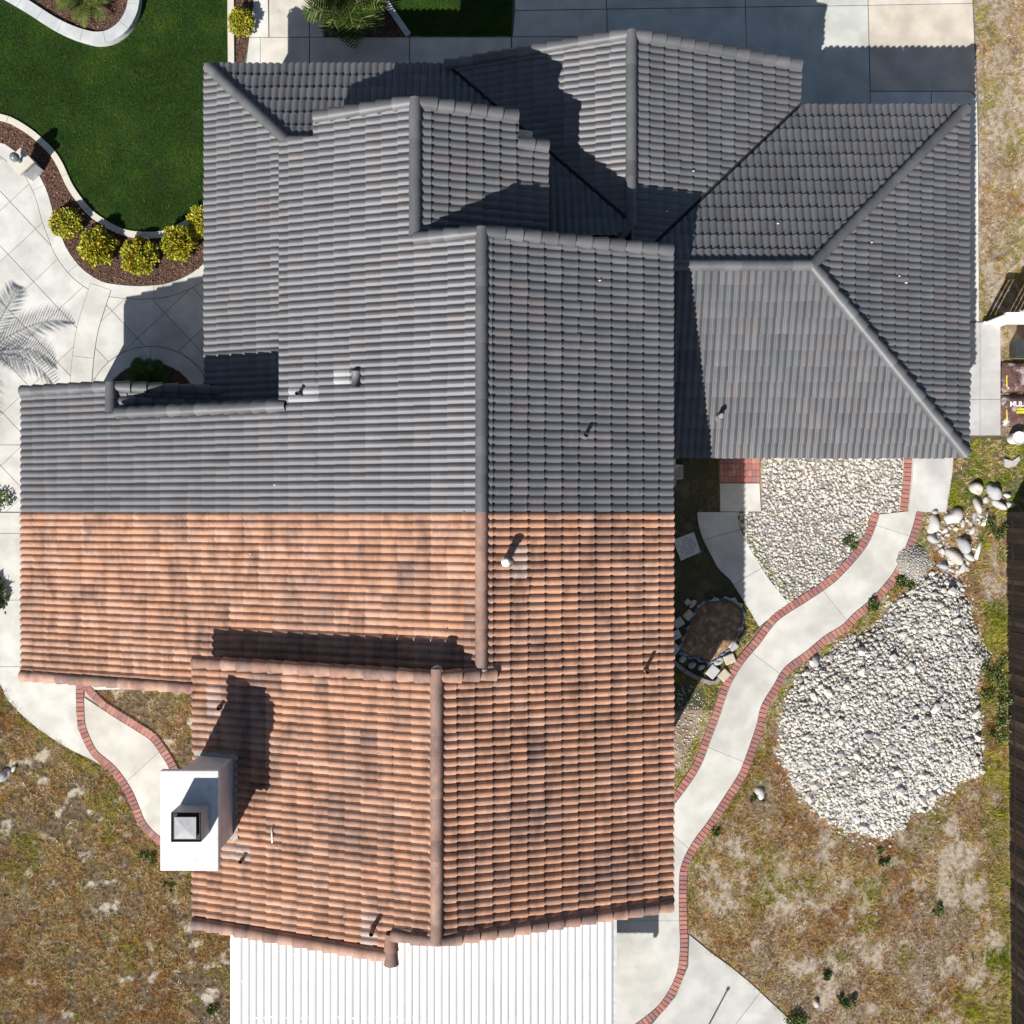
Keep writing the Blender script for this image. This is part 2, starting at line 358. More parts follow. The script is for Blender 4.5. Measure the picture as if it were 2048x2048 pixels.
planter_out = PL([(-40, -25), (8, 0), (43, 19), (85, 44), (130, 68), (186, 85), (212, 84), (238, 73), (260, 53), (273, 29), (280, 0), (282, -40)], .28)
planter_in = PL([(-40, -60), (56, 0), (93, 27), (138, 52), (164, 61), (188, 66), (209, 64), (230, 53), (246, 34), (254, 16), (257, 0), (258, -60)], .28)
blades('lawn_grass', pts_in([lawn_poly, lawn2_poly], 2400, [planter_out]), (.03, .085), (.003, .007), LAWNC, lawn_ix, (20, 75), .03, 'short dark green mown grass of the front lawn', 'grass')

# cream kerb between lawn and mulch
kerb = empty('lawn_kerb'); kerb['kind'] = 'structure'
strip_pieces(kerb, offset_line(curbL, -.09), .17, .085, .1, 'curb', 1.15, 'kerb_piece')
strip_pieces(kerb, np.array(PL([(463, -40), (463, 40), (464, 150)])), .17, .085, .1, 'curb', 1.4, 'kerb_piece')
# mulch beds
walk_edge = [(-60, 275), (0, 286), (16, 292), (66, 331), (82, 355), (95, 382), (103, 408), (111, 437), (122, 466), (135, 498), (159, 531), (180, 549), (207, 564), (233, 569), (265, 572), (292, 572), (331, 568), (366, 556), (392, 541), (411, 525), (450, 490)]
walkL = smooth_line(PL(walk_edge), .08)
bed1 = [tuple(p) for p in offset_line(curbL, -.1)] + [tuple(p) for p in walkL[::-1]]
sheet('mulch_bed', bed1, .02, 'mulch'); chips('mulch_chips', [bed1], 900, .03)
bed2 = PL([(470, -40), (514, -40), (510, 20), (486, 140), (470, 140)])
sheet('mulch_bed', bed2, .02, 'mulch'); chips('mulch_chips', [bed2], 900, .03)
bed3 = PL([(648, -40), (648, 74), (812, 74), (756, -40)])
sheet('mulch_bed', bed3, .04, 'mulch'); chips('mulch_chips', [bed3], 700, .05)
# grey diagonal kerb beside the palm
k2 = empty('diagonal_kerb'); k2['kind'] = 'structure'
strip_pieces(k2, np.array(PL([(742, -40), (768, 0), (795, 40), (818, 73)])), .16, .09, .1, 'planterwall', 1.0, 'kerb_piece')

# front walk (scored diagonally)
wk = sheet('front_walk', [tuple(p) for p in walkL] + PL([(450, 1024), (-60, 1024)]), .012, 'joint')
cuts = []
ang = R(43); d1 = (math.cos(ang), math.sin(ang)); d2 = (math.cos(ang - math.pi / 2), math.sin(ang - math.pi / 2))
a0 = P(0, 628); b0 = P(0, 600)
for k in range(-9, 10):
    cuts.append(((a0.x - d1[1] * k * 1.02, a0.y + d1[0] * k * 1.02), d1)); cuts.append(((b0.x - d2[1] * k * 1.02, b0.y + d2[0] * k * 1.02), d2))
cuts.append(((P(0, 890).x, P(0, 890).y), (1, 0)))
wl_in = offset_line(walkL, -.36)
slab_objs(wk, [tuple(p) for p in wl_in] + PL([(450, 1024), (-60, 1024)]), cuts, .035, .03, .007)
strip_pieces(wk, offset_line(walkL, -.18), .345, .038, .04, 'concrete', 2.2, 'border_slab', tint=(1.02, 1.02, 1.02))
band = smooth_line(PL([(203, 574), (191, 610), (176, 660), (167, 720), (162, 790), (160, 860)]), .08)
bd = sheet('walk_band_bed', [tuple(p) for p in offset_line(band, .3)] + [tuple(p) for p in offset_line(band, -.3)[::-1]], .041, 'joint', parent=wk)
strip_pieces(wk, band, .575, .046, .006, 'concrete', 1.9, 'band_slab', tint=(.99, .98, .965))
# half-round bed in the walk
cb = P(303, 822); arc = [(cb.x + 1.32 * math.cos(t), cb.y + 1.32 * math.sin(t)) for t in np.linspace(0, 2 * math.pi, 40, endpoint=False)]
arcL = np.array([(cb.x + 1.53 * math.cos(t), cb.y + 1.53 * math.sin(t)) for t in np.linspace(-.3, math.pi + .3, 40)])
sheet('ring_bed', [(cb.x + 1.77 * math.cos(t), cb.y + 1.77 * math.sin(t)) for t in np.linspace(0, 2 * math.pi, 50, endpoint=False)], .048, 'joint', parent=wk)
strip_pieces(wk, arcL, .44, .054, .008, 'concrete', 2.4, 'ring_slab')
sheet('mulch_bed', arc, .058, 'mulch'); chips('mulch_chips', [arc], 900, .065)

# driveway and paving along the top
dw = sheet('driveway', PL([(486, 140), (512, -60), (650, -60), (650, 75), (1024, 75), (1028, -60), (1942, -60), (1946, 0), (1957, 210), (1957, 645), (1330, 645), (440, 420)]), .012, 'joint')
G1, CR, PE, WH = (.90, .93, .91), (1.03, .98, .91), (.99, .90, .80), (1.08, 1.09, 1.07)
def rect(pts, tint): slab_objs(dw, PL(pts), [], .035, .03, .006, tint)
rect([(514, -60), (536, -60), (538, 75), (500, 75)], WH); rect([(538, -60), (619, -60), (619, 75), (539, 75)], CR); rect([(620, -60), (648, -60), (648, 75), (620, 75)], WH)
rect([(499, 76), (521, 76), (521, 135), (486, 190)], WH); rect([(521, 76), (619, 76), (619, 300), (521, 300)], CR); rect([(620, 76), (819, 76), (819, 300), (620, 300)], CR)
rect([(820, 76), (1022, 76), (1022, 300), (820, 300)], CR)
rect([(1029, -60), (1212, -60), (1212, 19), (1030, 22)], (1.04, .99, .92)); rect([(1030, 23), (1213, 20), (1214, 74), (1025, 74)], (1.03, .98, .93)); rect([(1024, 75), (1214, 75), (1216, 300), (1023, 300)], (.98, .96, .92))
rect([(1213, -60), (1488, -60), (1490, 15), (1213, 19)], G1); rect([(1214, 20), (1490, 16), (1500, 300), (1217, 300)], G1)
rect([(1489, -60), (1733, -60), (1735, 11), (1491, 15)], G1); rect([(1491, 16), (1735, 12), (1744, 400), (1500, 400)], G1)
rect([(1734, -60), (1942, -60), (1944, 7), (1736, 11)], (1.02, .96, .89)); rect([(1736, 12), (1944, 8), (1953, 200), (1951, 194), (1944, 186), (1936, 183), (1740, 183)], PE)
rect([(1740, 184), (1861, 184), (1862, 420), (1745, 420)], WH); rect([(1862, 184), (1935, 184), (1943, 187), (1950, 195), (1953, 207), (1955, 291), (1862, 291)], WH)
rect([(1863, 292), (1955, 292), (1956, 468), (1863, 468)], WH); rect([(1863, 469), (1956, 469), (1957, 643), (1863, 643)], WH)
# side yard, right
sy = sheet('side_yard_path', PL([(1850, 644), (2001, 644), (2001, 872), (1850, 872)]), .012, 'joint')
slab_objs(sy, PL([(1850, 645), (2000, 645), (2000, 871), (1850, 871)]), [(tuple(P(1959, 800).xy), (0, 1)), (tuple(P(1959, 799).xy), (1, 0))], .035, .03, .006, (.85, .85, .88))
# rear beds: top strip beside hip roof
gb1 = PL([(1524, 880), (1806, 880), (1803, 960), (1795, 1024), (1524, 1024)]); sheet('gravel_bed', gb1, .015, 'gravelbase')
p2 = sheet('garden_path', PL([(1806, 860), (1912, 860), (1905, 940), (1893, 1024), (1795, 1024), (1803, 960)]), .02, 'mortar')
slab_objs(p2, PL([(1829, 860), (1909, 860), (1903, 940), (1890, 1024), (1815, 1024), (1823, 960)]), [], .05, .04, .004, (.95, .95, .96))
pad = sheet('concrete_pad', PL([(1439, 967), (1518, 967), (1521, 1023), (1440, 1023)]), .05, 'concrete', th=.05); set_cols(pad.data, [(1, 1, 1)] * len(pad.data.vertices))
pv = sheet('brick_paving', PL([(1438, 905), (1519, 905), (1518, 966), (1439, 966)]), .02, 'mortar')
dark1 = PL([(1270, 880), (1436, 880), (1438, 1024), (1270, 1024)]); sheet('shade_darkened_ground', dark1, .006, 'shadesoil')  # ground sheets coloured dark for the shade by the house
dark2 = PL([(1280, 1024), (1395, 1024), (1397, 1048), (1407, 1080), (1423, 1111), (1460, 1160), (1500, 1220), (1520, 1255), (1470, 1310), (1440, 1370), (1425, 1420), (1280, 1420)]); sheet('shade_darkened_ground', dark2, .006, 'shadesoil')
dark3 = PL([(1906, 873), (2120, 873), (2120, 1024), (1894, 1024)]); sheet('shade_darkened_ground', dark3, .006, 'shadesoil')

# ---------------------------------------------------------------- brick-edged garden path (right)
BRC = [(.36, .155, .13), (.31, .14, .125), (.40, .185, .155), (.33, .17, .15), (.28, .15, .15), (.42, .21, .17)]
def brick_mesh(i):
    bm = bmesh.new(); box_bm(bm, 0, 0, 0, .108, .205, .05); 
    bmesh.ops.bevel(bm, geom=[e for e in bm.edges if all(v.co.z > 0 for v in e.verts)], offset=.006, segments=1, affect='EDGES')
    me = bpy.data.meshes.new('brick'); bm.to_mesh(me); bm.free(); me.materials.append(M['brick']); set_cols(me, [BRC[i]] * len(me.vertices)); return me
BRM = [brick_mesh(i) for i in range(len(BRC))]
def bricks(parent, L, step=.122, z=.032, zlo=None, start=0):
    pts, an, st = resample(L, step)
    for i, (p, a) in enumerate(zip(pts, an)):
        if P(0, -30).y < p[1] or p[1] < P(0, 2085).y or abs(p[0]) > 14.4: continue
        o = bpy.data.objects.new('brick', random.choice(BRM)); o.location = (p[0], p[1], z + random.uniform(-.002, .003))
        o.rotation_euler = (random.uniform(-.012, .012), random.uniform(-.012, .012), a + random.uniform(-.02, .02)); o.scale = (st / .122, 1, 1); link(o, parent)
bl = [(1748, 1000), (1743, 1024), (1727, 1069), (1706, 1101), (1668, 1143), (1642, 1164), (1602, 1191), (1562, 1216), (1536, 1238), (1506, 1278), (1474, 1316), (1453, 1350), (1440, 1379), (1424, 1427), (1406, 1475), (1385, 1528), (1343, 1589), (1300, 1640)]
br = [(1850, 1000), (1847, 1024), (1832, 1078), (1802, 1146), (1775, 1182), (1748, 1211), (1716, 1238), (1693, 1261), (1655, 1285), (1619, 1315), (1588, 1337), (1572, 1354), (1559, 1378), (1536, 1416), (1527, 1452), (1511, 1500), (1499, 1533), (1489, 1556), (1462, 1598), (1429, 1648), (1401, 1686), (1384, 1715), (1375, 1740), (1373, 1775), (1373, 1814), (1374, 1854), (1375, 1894), (1370, 1938), (1356, 1976), (1332, 2014), (1300, 2043), (1262, 2070)]
blL = smooth_line(PL(bl), .06); brL = smooth_line(PL(br), .06)
def below0(L): return L[L[:, 1] <= .0]
blL, brL = below0(blL), below0(brL)
gp = sheet('garden_path', [tuple(p) for p in blL] + PL([(1200, 1700), (1200, 2070)]) + [tuple(p) for p in brL[::-1]], .02, 'mortar')
bricks(gp, offset_line(blL, .10)); bricks(gp, offset_line(brL, -.10))
inL, inR = offset_line(blL, .212), offset_line(brL, -.212)
nL = len(inL); 
iR = inR
slab_poly = [tuple(p) for p in inL] + PL([(1200, 1700), (1200, 2070)]) + [tuple(p) for p in iR[::-1]]
pc = [((P(1640, 1175).x, P(1640, 1175).y), (.62, -.78)), ((P(1780, 1060).x, P(1780, 1060).y), (.93, -.30)), ((P(1550, 1340).x, P(1550, 1340).y), (.80, -.60)), ((P(1480, 1520).x, P(1480, 1520).y), (.86, -.35)), ((P(1370, 1690).x, P(1370, 1690).y), (.75, -.66)), ((P(1300, 1840).x, P(1300, 1840).y), (1, 0))]
slab_objs(gp, slab_poly, pc, .052, .04, .004, (.98, .98, .96))
# right patio wedge
pw = sheet('rear_patio', PL([(1376, 1868), (1419, 1902), (1459, 1931), (1501, 1965), (1536, 1998), (1590, 2048), (1640, 2110), (1230, 2110), (1300, 2046), (1345, 1995), (1374, 1930)]), .012, 'joint')
slab_objs(pw, PL([(1378, 1868), (1419, 1902), (1459, 1931), (1501, 1965), (1536, 1998), (1590, 2048), (1640, 2110), (1240, 2110), (1302, 2048), (1350, 1992), (1376, 1930)]), [(tuple(P(1515, 1990).xy), (.62, .80))], .035, .03, .006, (.90, .91, .90))
# curved side path (white)
c1 = smooth_line(PL([(1394, 1010), (1394, 1024), (1396, 1048), (1406, 1080), (1422, 1111), (1437, 1138), (1459, 1159), (1475, 1183), (1498, 1220), (1517, 1253)]), .1)
c2 = smooth_line(PL([(1471, 1010), (1473, 1024), (1480, 1056), (1493, 1085), (1512, 1117), (1536, 1156), (1577, 1207)]), .1)
c1, c2 = below0(c1), below0(c2)
sp = sheet('side_path', [tuple(p) for p in c1] + [tuple(p) for p in c2[::-1]], .024, 'joint')
slab_objs(sp, [tuple(p) for p in c1] + [tuple(p) for p in c2[::-1]], [(tuple(P(1440, 1070).xy), (.96, .27)), (tuple(P(1490, 1155).xy), (.86, .52))], .05, .04, .005, (1.06, 1.06, 1.07))
# gravel bed between
gb2 = [tuple(p) for p in c2] + [tuple(p) for p in blL[::-1] if p[1] > P(0, 1200).y]
sheet('gravel_bed', gb2, .014, 'gravelbase')

# ---------------------------------------------------------------- left rear walk and brick-edged path
lw = [(-60, 1280), (0, 1366), (11, 1392), (32, 1416), (53, 1437), (80, 1459), (111, 1480), (146, 1501), (186, 1520), (207, 1532)]
lwL = smooth_line(PL(lw), .1)
bA = smooth_line(PL([(153, 1360), (154, 1382), (155, 1422), (158, 1453), (170, 1485), (186, 1512), (217, 1538), (233, 1557), (252, 1586), (265, 1616), (278, 1647), (297, 1671), (317, 1687), (345, 1706)]), .06)
bB = smooth_line(PL([(172, 1360), (191, 1382), (212, 1403), (244, 1424), (278, 1445), (313, 1469), (337, 1501), (353, 1528), (366, 1560), (372, 1600)]), .06)
rw = sheet('rear_walk', PL([(-60, 1024)]) + [tuple(p) for p in lwL] + PL([(190, 1512), (170, 1484), (160, 1455), (156, 1422), (155, 1380), (300, 1380), (300, 1024)]), .012, 'joint')
slab_objs(rw, PL([(-60, 1025)]) + [tuple(p) for p in lwL] + PL([(186, 1512), (169, 1484), (157, 1455), (154, 1422), (153, 1380), (300, 1378), (300, 1025)]), [(tuple(P(0, 1067).xy), (1, 0)), (tuple(P(0, 1200).xy), (1, 0)), (tuple(P(0, 1333).xy), (1, 0))], .035, .03, .006, (1.0, 1.0, .98))
gp2 = sheet('garden_path', [tuple(p) for p in bA] + [tuple(p) for p in bB[::-1]], .02, 'mortar')
bricks(gp2, offset_line(bA, .10)); bricks(gp2, offset_line(bB, -.10))
slab_objs(gp2, [tuple(p) for p in offset_line(bA, .212)[8:]] + [tuple(p) for p in offset_line(bB, -.212)[18:][::-1]], [(tuple(P(290, 1530).xy), (.72, .66))], .052, .04, .004, (1.0, .98, .94))
# small paving bricks in front of the concrete pad
for r in range(5):
    yy = P(0, 909 + r * 12.5).y
    for k in range(10):
        o = bpy.data.objects.new('brick', random.choice(BRM)); o.location = (P(1443 + k * 8.0, 0).x, yy, .03); o.scale = (.98, .80, 1); link(o, pv)
bricks(p2, np.array(PL([(1817, 866), (1813, 960), (1806, 1022)])))

# ================================================================ THE TWO ROOFS
S = .35; TW, EXPO, TLEN = .342, .378, .43
_pr = [(0, 0), (.10, 0), (.22, .58), (.48, 1.0), (.76, .72), (.94, .08)]
PROF0 = [((k + u) * TW / 2, h * .060) for k in range(2) for u, h in _pr] + [(TW, 0)]
NP_ = len(PROF0)
def tile_template(k=1.0):
    PROF = [(u, h * k) for u, h in PROF0]
    V = [(u, TLEN, .012 + h) for u, h in PROF] + [(u, 0, .056 + h) for u, h in PROF]
    V += [(u, 0, .056 + h) for u, h in PROF] + [(u, .006, .018 + h * .8) for u, h in PROF]
    Fc = [(NP_ + i, NP_ + i + 1, i + 1, i) for i in range(NP_ - 1)] + [(3 * NP_ + i, 3 * NP_ + i + 1, 2 * NP_ + i + 1, 2 * NP_ + i) for i in range(NP_ - 1)]
    return np.array(V), np.array(Fc)
TV, TF = tile_template()
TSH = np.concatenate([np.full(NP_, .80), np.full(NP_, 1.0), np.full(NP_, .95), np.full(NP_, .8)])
class Slope:
    def __init__(s, x0, y0, z0, gx, gy):
        s.o = Vector((x0, y0, z0)); s.g = (gx, gy); k = math.sqrt(1 + S * S)
        s.v = Vector((gx / k, gy / k, S / k)); s.n = Vector((-S * gx / k, -S * gy / k, 1 / k)); s.u = s.v.cross(s.n)
    def z(s, x, y): return s.o.z + S * ((x - s.o.x) * s.g[0] + (y - s.o.y) * s.g[1])
    def pt(s, x, y): return Vector((x, y, s.z(x, y)))
    def uv(s, x, y): d = s.pt(x, y) - s.o; return d.dot(s.u), d.dot(s.v)
    def hit(s, px, py):
        kx, ky = (px - 1024) / F, (1024 - py) / F; a = s.o.z - S * (s.o.x * s.g[0] + s.o.y * s.g[1])
        t = (H - a) / (1 + S * (s.g[0] * kx + s.g[1] * ky)); return Vector((kx * t, ky * t, H - t))
def ccw(p):
    a = sum(p[i][0] * p[(i + 1) % len(p)][1] - p[(i + 1) % len(p)][0] * p[i][1] for i in range(len(p)))
    return list(p) if a > 0 else list(p)[::-1]
class House:
    def __init__(s, root, colfn, mname, k=1.0): s.TV = tile_template(k)[0]; s.root = root; s.full = []; s.part = []; s.deckV = []; s.deckF = []; s.colfn = colfn; s.m = mname
    def slope(s, sl, poly):
        poly = ccw(poly); uvp = [sl.uv(*p) for p in poly]; n = len(uvp)
        ar = sum(uvp[i][0] * uvp[(i + 1) % n][1] - uvp[(i + 1) % n][0] * uvp[i][1] for i in range(n)); 
        sg = 1 if ar > 0 else -1
        us = [p[0] for p in uvp]; vs = [p[1] for p in uvp]
        def inside(u, v, e):
            for i in range(n):
                (a, b), (c, d) = uvp[i], uvp[(i + 1) % n]
                if sg * ((c - a) * (v - b) - (d - b) * (u - a)) / math.hypot(c - a, d - b) < -e: return False
            return True
        bmv, bmf, bmc = [], [], []
        for i in range(int(math.floor(min(vs) / EXPO + .02)), int(math.ceil(max(vs) / EXPO))):
            for j in range(int(math.floor(min(us) / TW)) - 1, int(math.ceil(max(us) / TW)) + 1):
                u0, v0 = j * TW, i * EXPO
                cs = [(u0, v0), (u0 + TW, v0), (u0 + TW, v0 + EXPO), (u0, v0 + EXPO)]
                k = [inside(u, v, .012) for u, v in cs]
                o = sl.o + sl.u * (u0 + random.uniform(-.004, .004)) + sl.v * (v0 + random.uniform(-.010, .010) - (random.uniform(.03, .06) if random.random() < .008 else 0)) + sl.n * random.uniform(-.003, .006)
                c = sl.o + sl.u * (u0 + TW / 2) + sl.v * (v0 + EXPO / 2)
                if all(k): s.full.append((sl, o, s.colfn(c, i, j, sl), 1 / (H - c.z) ** 2 * max(.05, sl.n.dot((Vector((0, 0, H)) - c).normalized()))))
                else:
                    q = [inside(u0 + TW * a, v0 + EXPO * b, .0) for a in (0, .25, .5, .75, 1) for b in (0, .25, .5, .75, 1)]
                    if not any(q): continue
                    W = [o + sl.u * float(t[0]) + sl.v * float(t[1]) + sl.n * float(t[2]) for t in s.TV]
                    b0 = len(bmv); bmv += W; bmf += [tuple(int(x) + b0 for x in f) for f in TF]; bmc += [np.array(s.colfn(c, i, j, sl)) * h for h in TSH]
        if bmv:
            bm = bmesh.new(); lay = bm.verts.layers.float_color.new('Col')
            vv = [bm.verts.new(v) for v in bmv]
            for v, c in zip(vv, bmc): v[lay] = (c[0], c[1], c[2], 1)
            for f in bmf: bm.faces.new([vv[x] for x in f]).smooth = True
            for i in range(len(poly)):
                (ax, ay), (bx, by) = poly[i], poly[(i + 1) % len(poly)]; dx, dy = bx - ax, by - ay; L = math.hypot(dx, dy)
                g = abs((dx * sl.g[0] + dy * sl.g[1]) / L)
                low = sl.z((ax + bx) / 2, (ay + by) / 2) < min(sl.z(*p) for p in poly) + .02 and g < .01
                ex = .05 if low else 0
                no = Vector((dy / L, -dx / L, 0))
                bmesh.ops.bisect_plane(bm, geom=bm.verts[:] + bm.edges[:] + bm.faces[:], plane_co=Vector((ax, ay, 0)) + no * ex, plane_no=no, clear_outer=True, dist=1e-5)
            s.part.append(bm)
        b = len(s.deckV); T = [sl.pt(*p) for p in poly]
        s.deckV += [p - sl.n * .004 for p in T] + [p - sl.n * .09 for p in T]
        s.deckF += [tuple(b + i for i in range(n)), tuple(b + n + i for i in range(n))[::-1]] + [(b + i, b + n + i, b + n + (i + 1) % n, b + (i + 1) % n) for i in range(n)]
    def finish(s):
        mesh_obj('roof_deck', s.deckV, s.deckF, M['deck'], s.root)
        s.full.sort(key=lambda t: -t[3]); top, rest = s.full[:300], s.full[300:]
        cache = {}
        for sl, o, c, _ in top:
            key = tuple(round(x * 24) for x in c) if max(c) > .2 else tuple(round(x * 60) for x in c)
            if key not in cache:
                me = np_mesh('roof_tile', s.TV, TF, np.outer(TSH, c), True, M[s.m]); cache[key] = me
            ob = bpy.data.objects.new('roof_tile', cache[key])
            ob.matrix_world = Matrix(((sl.u.x, sl.v.x, sl.n.x, o.x), (sl.u.y, sl.v.y, sl.n.y, o.y), (sl.u.z, sl.v.z, sl.n.z, o.z), (0, 0, 0, 1)))
            link(ob, s.root)
        V, C = [], []
        for sl, o, c, _ in rest:
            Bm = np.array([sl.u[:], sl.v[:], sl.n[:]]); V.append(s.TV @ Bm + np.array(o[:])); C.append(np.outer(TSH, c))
        n = len(rest); Fc = (TF[None] + (np.arange(n) * len(TV))[:, None, None]).reshape(-1, 4)
        V = np.concatenate(V); C = np.concatenate(C)
        bm = bmesh.new(); bm.from_mesh(np_mesh('tmp', V, Fc, C, True))
        for p in s.part:
            t = bpy.data.meshes.new('t'); p.to_mesh(t); p.free(); bm.from_mesh(t)
        me = bpy.data.meshes.new('roof_tiles'); bm.to_mesh(me); bm.free(); me.materials.append(M[s.m])
        o = link(bpy.data.objects.new('roof_tiles', me), s.root); o['kind'] = 'stuff'
def grey_col(c, i, j, sl):
    k = random.gauss(1, .065); t = random.random()
    b = (.108, .111, .121) if t < .66 else ((.118, .112, .117) if t < .84 else (.101, .107, .115))
    p = (smear(c, GSM))
    col = [x * k for x in b]
    if p: col = [x * (1 - p) + y * p for x, y in zip(col, (.30, .30, .31))]
    return tuple(col)
def terra_col(c, i, j, sl):
    f = fbm(np.array([c.x]), np.array([c.y]), .8, 2)[0]; g = vnoise(np.array([i * 1.0]), np.array([c.y]), .45, 9)[0]
    t = random.random(); k = random.gauss(.97, .065)
    A = np.array((.475, .262, .168)); B = np.array((.40, .238, .168)); D = np.array((.22, .15, .13)); E = np.array((.52, .335, .25))
    m = A * .55 + (A if t < .4 else (B if t < .75 else E)) * .45
    d = max(0, min(.85, (f - .54) * 2.4 + (g - .5) * .8 + random.uniform(-.2, .12))) * .8
    if random.random() < .006: d = .8
    col = (m * (1 - d) + D * d) * k
    p = smear(c, TSM)
    if p: col = col * (1 - p) + np.array((.46, .36, .31)) * p
    return tuple(float(x) for x in col)
def smear(c, L):
    for x, y, rx, ry in L:
        if abs(c.x - x) < rx and abs(c.y - y) < ry: return random.uniform(.55, .95)
    return 0
Rp = Slope(3.5, 0, 5.19, -1, 0)                       # right slope of the two-storey block
Lp = Slope(-12.0, 0, 2.647, 1, 0)                     # the long left slope
RLp = Slope(-7.0, 0, 5.02, 1, 0)                      # rear block, left slope (ridge at x -1.51)
B2p = Slope(.78, 0, 5.16, -1, 0)                      # small upper block, right slope (ridge at x -2.02)
LLp = Slope(-7.52, 0, 2.65, 1, 0); FPp = Slope(0, 10.97, 2.65, 0, -1)
R3L = Slope(-1.61, 0, 2.655, 1, 0); R3R = Slope(7.05, 0, 2.66, -1, 0)
HTp = Slope(0, 9.96, 2.65, 0, -1); HBp = Slope(0, 1.34, 2.65, 0, 1); HRp = Slope(11.18, 0, 2.65, -1, 0)
G4p = Slope(-7.0, 0, 2.69, -1, 0)
def on(sl, px, py): h = sl.hit(px, py); return (h.x, h.y)
GSM = [(*on(Lp, 605, 785), .28, .22), (*on(Lp, 706, 757), .25, .22)]
TSM = [(*on(Rp, 1030, 1125), .22, .3), (*on(Rp, 1308, 1345), .12, .3), (*on(RLp, 470, 1712), .28, .22), (*on(RLp, 735, 1855), .22, .25), (*on(RLp, 430, 1410), .2, .3)]

gh = empty('house', (0, 5, 0)); gh.location = (0, 0, 0)
tag(gh, 'two-storey house under a grey concrete tile roof with several gables and hips', 'house')
G = House(gh, grey_col, 'tile_grey', .74)
th_ = empty('house'); tag(th_, 'house under a weathered terracotta tile roof with a white chimney', 'house')
T = House(th_, terra_col, 'tile_terra')
E0 = .0
G.slope(Rp, [(-.62, 0), (3.5, 0), (3.5, 5.8), (-.62, 5.8)])
G.slope(Lp, [(-2.02, 0), (-.62, 0), (-.62, 5.8), (-2.02, 5.8)])
G.slope(Lp, [(-4.26, 0), (-2.02, 0), (-2.02, 8.65), (-4.26, 8.65)])
G.slope(Lp, [(-5.07, 0), (-4.26, 0), (-4.26, 8.13), (-5.07, 8.13)])
G.slope(Lp, [(-9.44, 0), (-5.07, 0), (-5.07, 2.42), (-9.44, 2.42)])
G.slope(Lp, [(-12, 0), (-9.44, 0), (-9.44, 3.05), (-12, 3.05)])
G.slope(B2p, [(-2.02, 5.75), (.1, 5.75), (.1, 8.65), (-2.02, 8.65)])
G.slope(B2p, [(.1, 5.75), (.78, 5.75), (.78, 8.08), (.1, 8.08)])
G.slope(LLp, [(-7.52, 2.2), (-5.0, 2.2), (-5.0, 8.45), (-7.52, 10.97)])
G.slope(FPp, [(-7.52, 10.97), (-1.638, 10.97), (-1.638, 8.74), (-5.29, 8.74)])
G.slope(FPp, [(-1.638, 10.942), (2.702, 6.602), (2.40, 6.3), (-1.638, 6.3)])
G.slope(R3L, [(-1.610, 11.026), (2.73, 6.686), (2.73, 11.05), (-1.61, 11.05)])
G.slope(R3R, [(2.73, 11.05), (2.73, 5.696), (7.05, 10.016), (7.05, 11.05)])
G.slope(HTp, [(7.106, 9.96), (2.786, 5.64), (6.87, 5.65), (11.18, 9.96)])
G.slope(HBp, [(3.25, 5.65), (3.25, 1.34), (11.18, 1.34), (6.87, 5.65)])
G.slope(HRp, [(11.18, 1.34), (11.18, 9.96), (6.87, 5.65)])
G.slope(G4p, [(-9.44, 2.42), (-7.0, 2.42), (-7.0, 3.05), (-9.44, 3.05)])
T.slope(Rp, [(-.62, -3.21), (3.5, -3.21), (3.5, 0), (-.62, 0)])
T.slope(Rp, [(-1.51, -8.68), (3.5, -8.68), (3.5, -3.21), (-1.51, -3.21)])
T.slope(Lp, [(-6.85, -3.3), (-.62, -3.3), (-.62, 0), (-6.85, 0)])
T.slope(Lp, [(-12, -4.1), (-6.85, -4.1), (-6.85, 0), (-12, 0)])
T.slope(RLp, [(-7.0, -9.14), (-2.44, -9.14), (-2.44, -3.21), (-7.0, -3.21)])
T.slope(RLp, [(-2.44, -8.68), (-1.51, -8.68), (-1.51, -3.21), (-2.44, -3.21)])
G.finish(); T.finish()
def valley(a, b, s1, s2, n1, n2):
    A, B = Vector((*a, s1.z(*a) + .006)), Vector((*b, s1.z(*b) + .006)); V = [A, B]
    for sl, nn in ((s1, n1), (s2, n2)):
        for p in (a, b): q = (p[0] + nn[0] * .14, p[1] + nn[1] * .14); V.append(Vector((*q, sl.z(*q) + .004)))
    mesh_obj('valley_flashing', V, [(0, 1, 3, 2), (1, 0, 4, 5)], M['darkmetal'], gh)
valley((-1.61, 10.97), (2.73, 6.63), FPp, R3L, (-.7, -.7), (.7, .7)); valley((7.05, 9.96), (2.73, 5.64), HTp, R3R, (.7, -.7), (-.7, .7))

# ---------------------------------------------------------------- ridge, hip and rake caps
def cap_mesh(col, mname, ln=.44, r1=.135, r2=.118, seg=9):
    V = []; 
    A = np.linspace(R(-12), R(192), seg)
    for x, r in ((0, r1), (ln, r2)):
        for a in A: V.append((x, -r * math.cos(a), r * math.sin(a)))
    for r in (r1, r1 - .028):
        for a in A: V.append((0, -r * math.cos(a), r * math.sin(a)))
    Fc = [(i, seg + i, seg + i + 1, i + 1) for i in range(seg - 1)] + [(2 * seg + i, 2 * seg + i + 1, 3 * seg + i + 1, 3 * seg + i) for i in range(seg - 1)]
    return np_mesh('ridge_cap', V, [f[::-1] for f in Fc], np.tile(col, (len(V), 1)), True, M[mname])
CAPR = {'tile_grey': [cap_mesh((.10 * k, .103 * k, .11 * k), 'tile_grey', r1=.155, r2=.112) for k in (.85, 1, 1.1, 1.22)],
        'tile_terra': [cap_mesh(c, 'tile_terra', r1=.155, r2=.112) for c in ((.32, .19, .145), (.38, .235, .17), (.25, .165, .14), (.43, .27, .20), (.29, .19, .155))]}
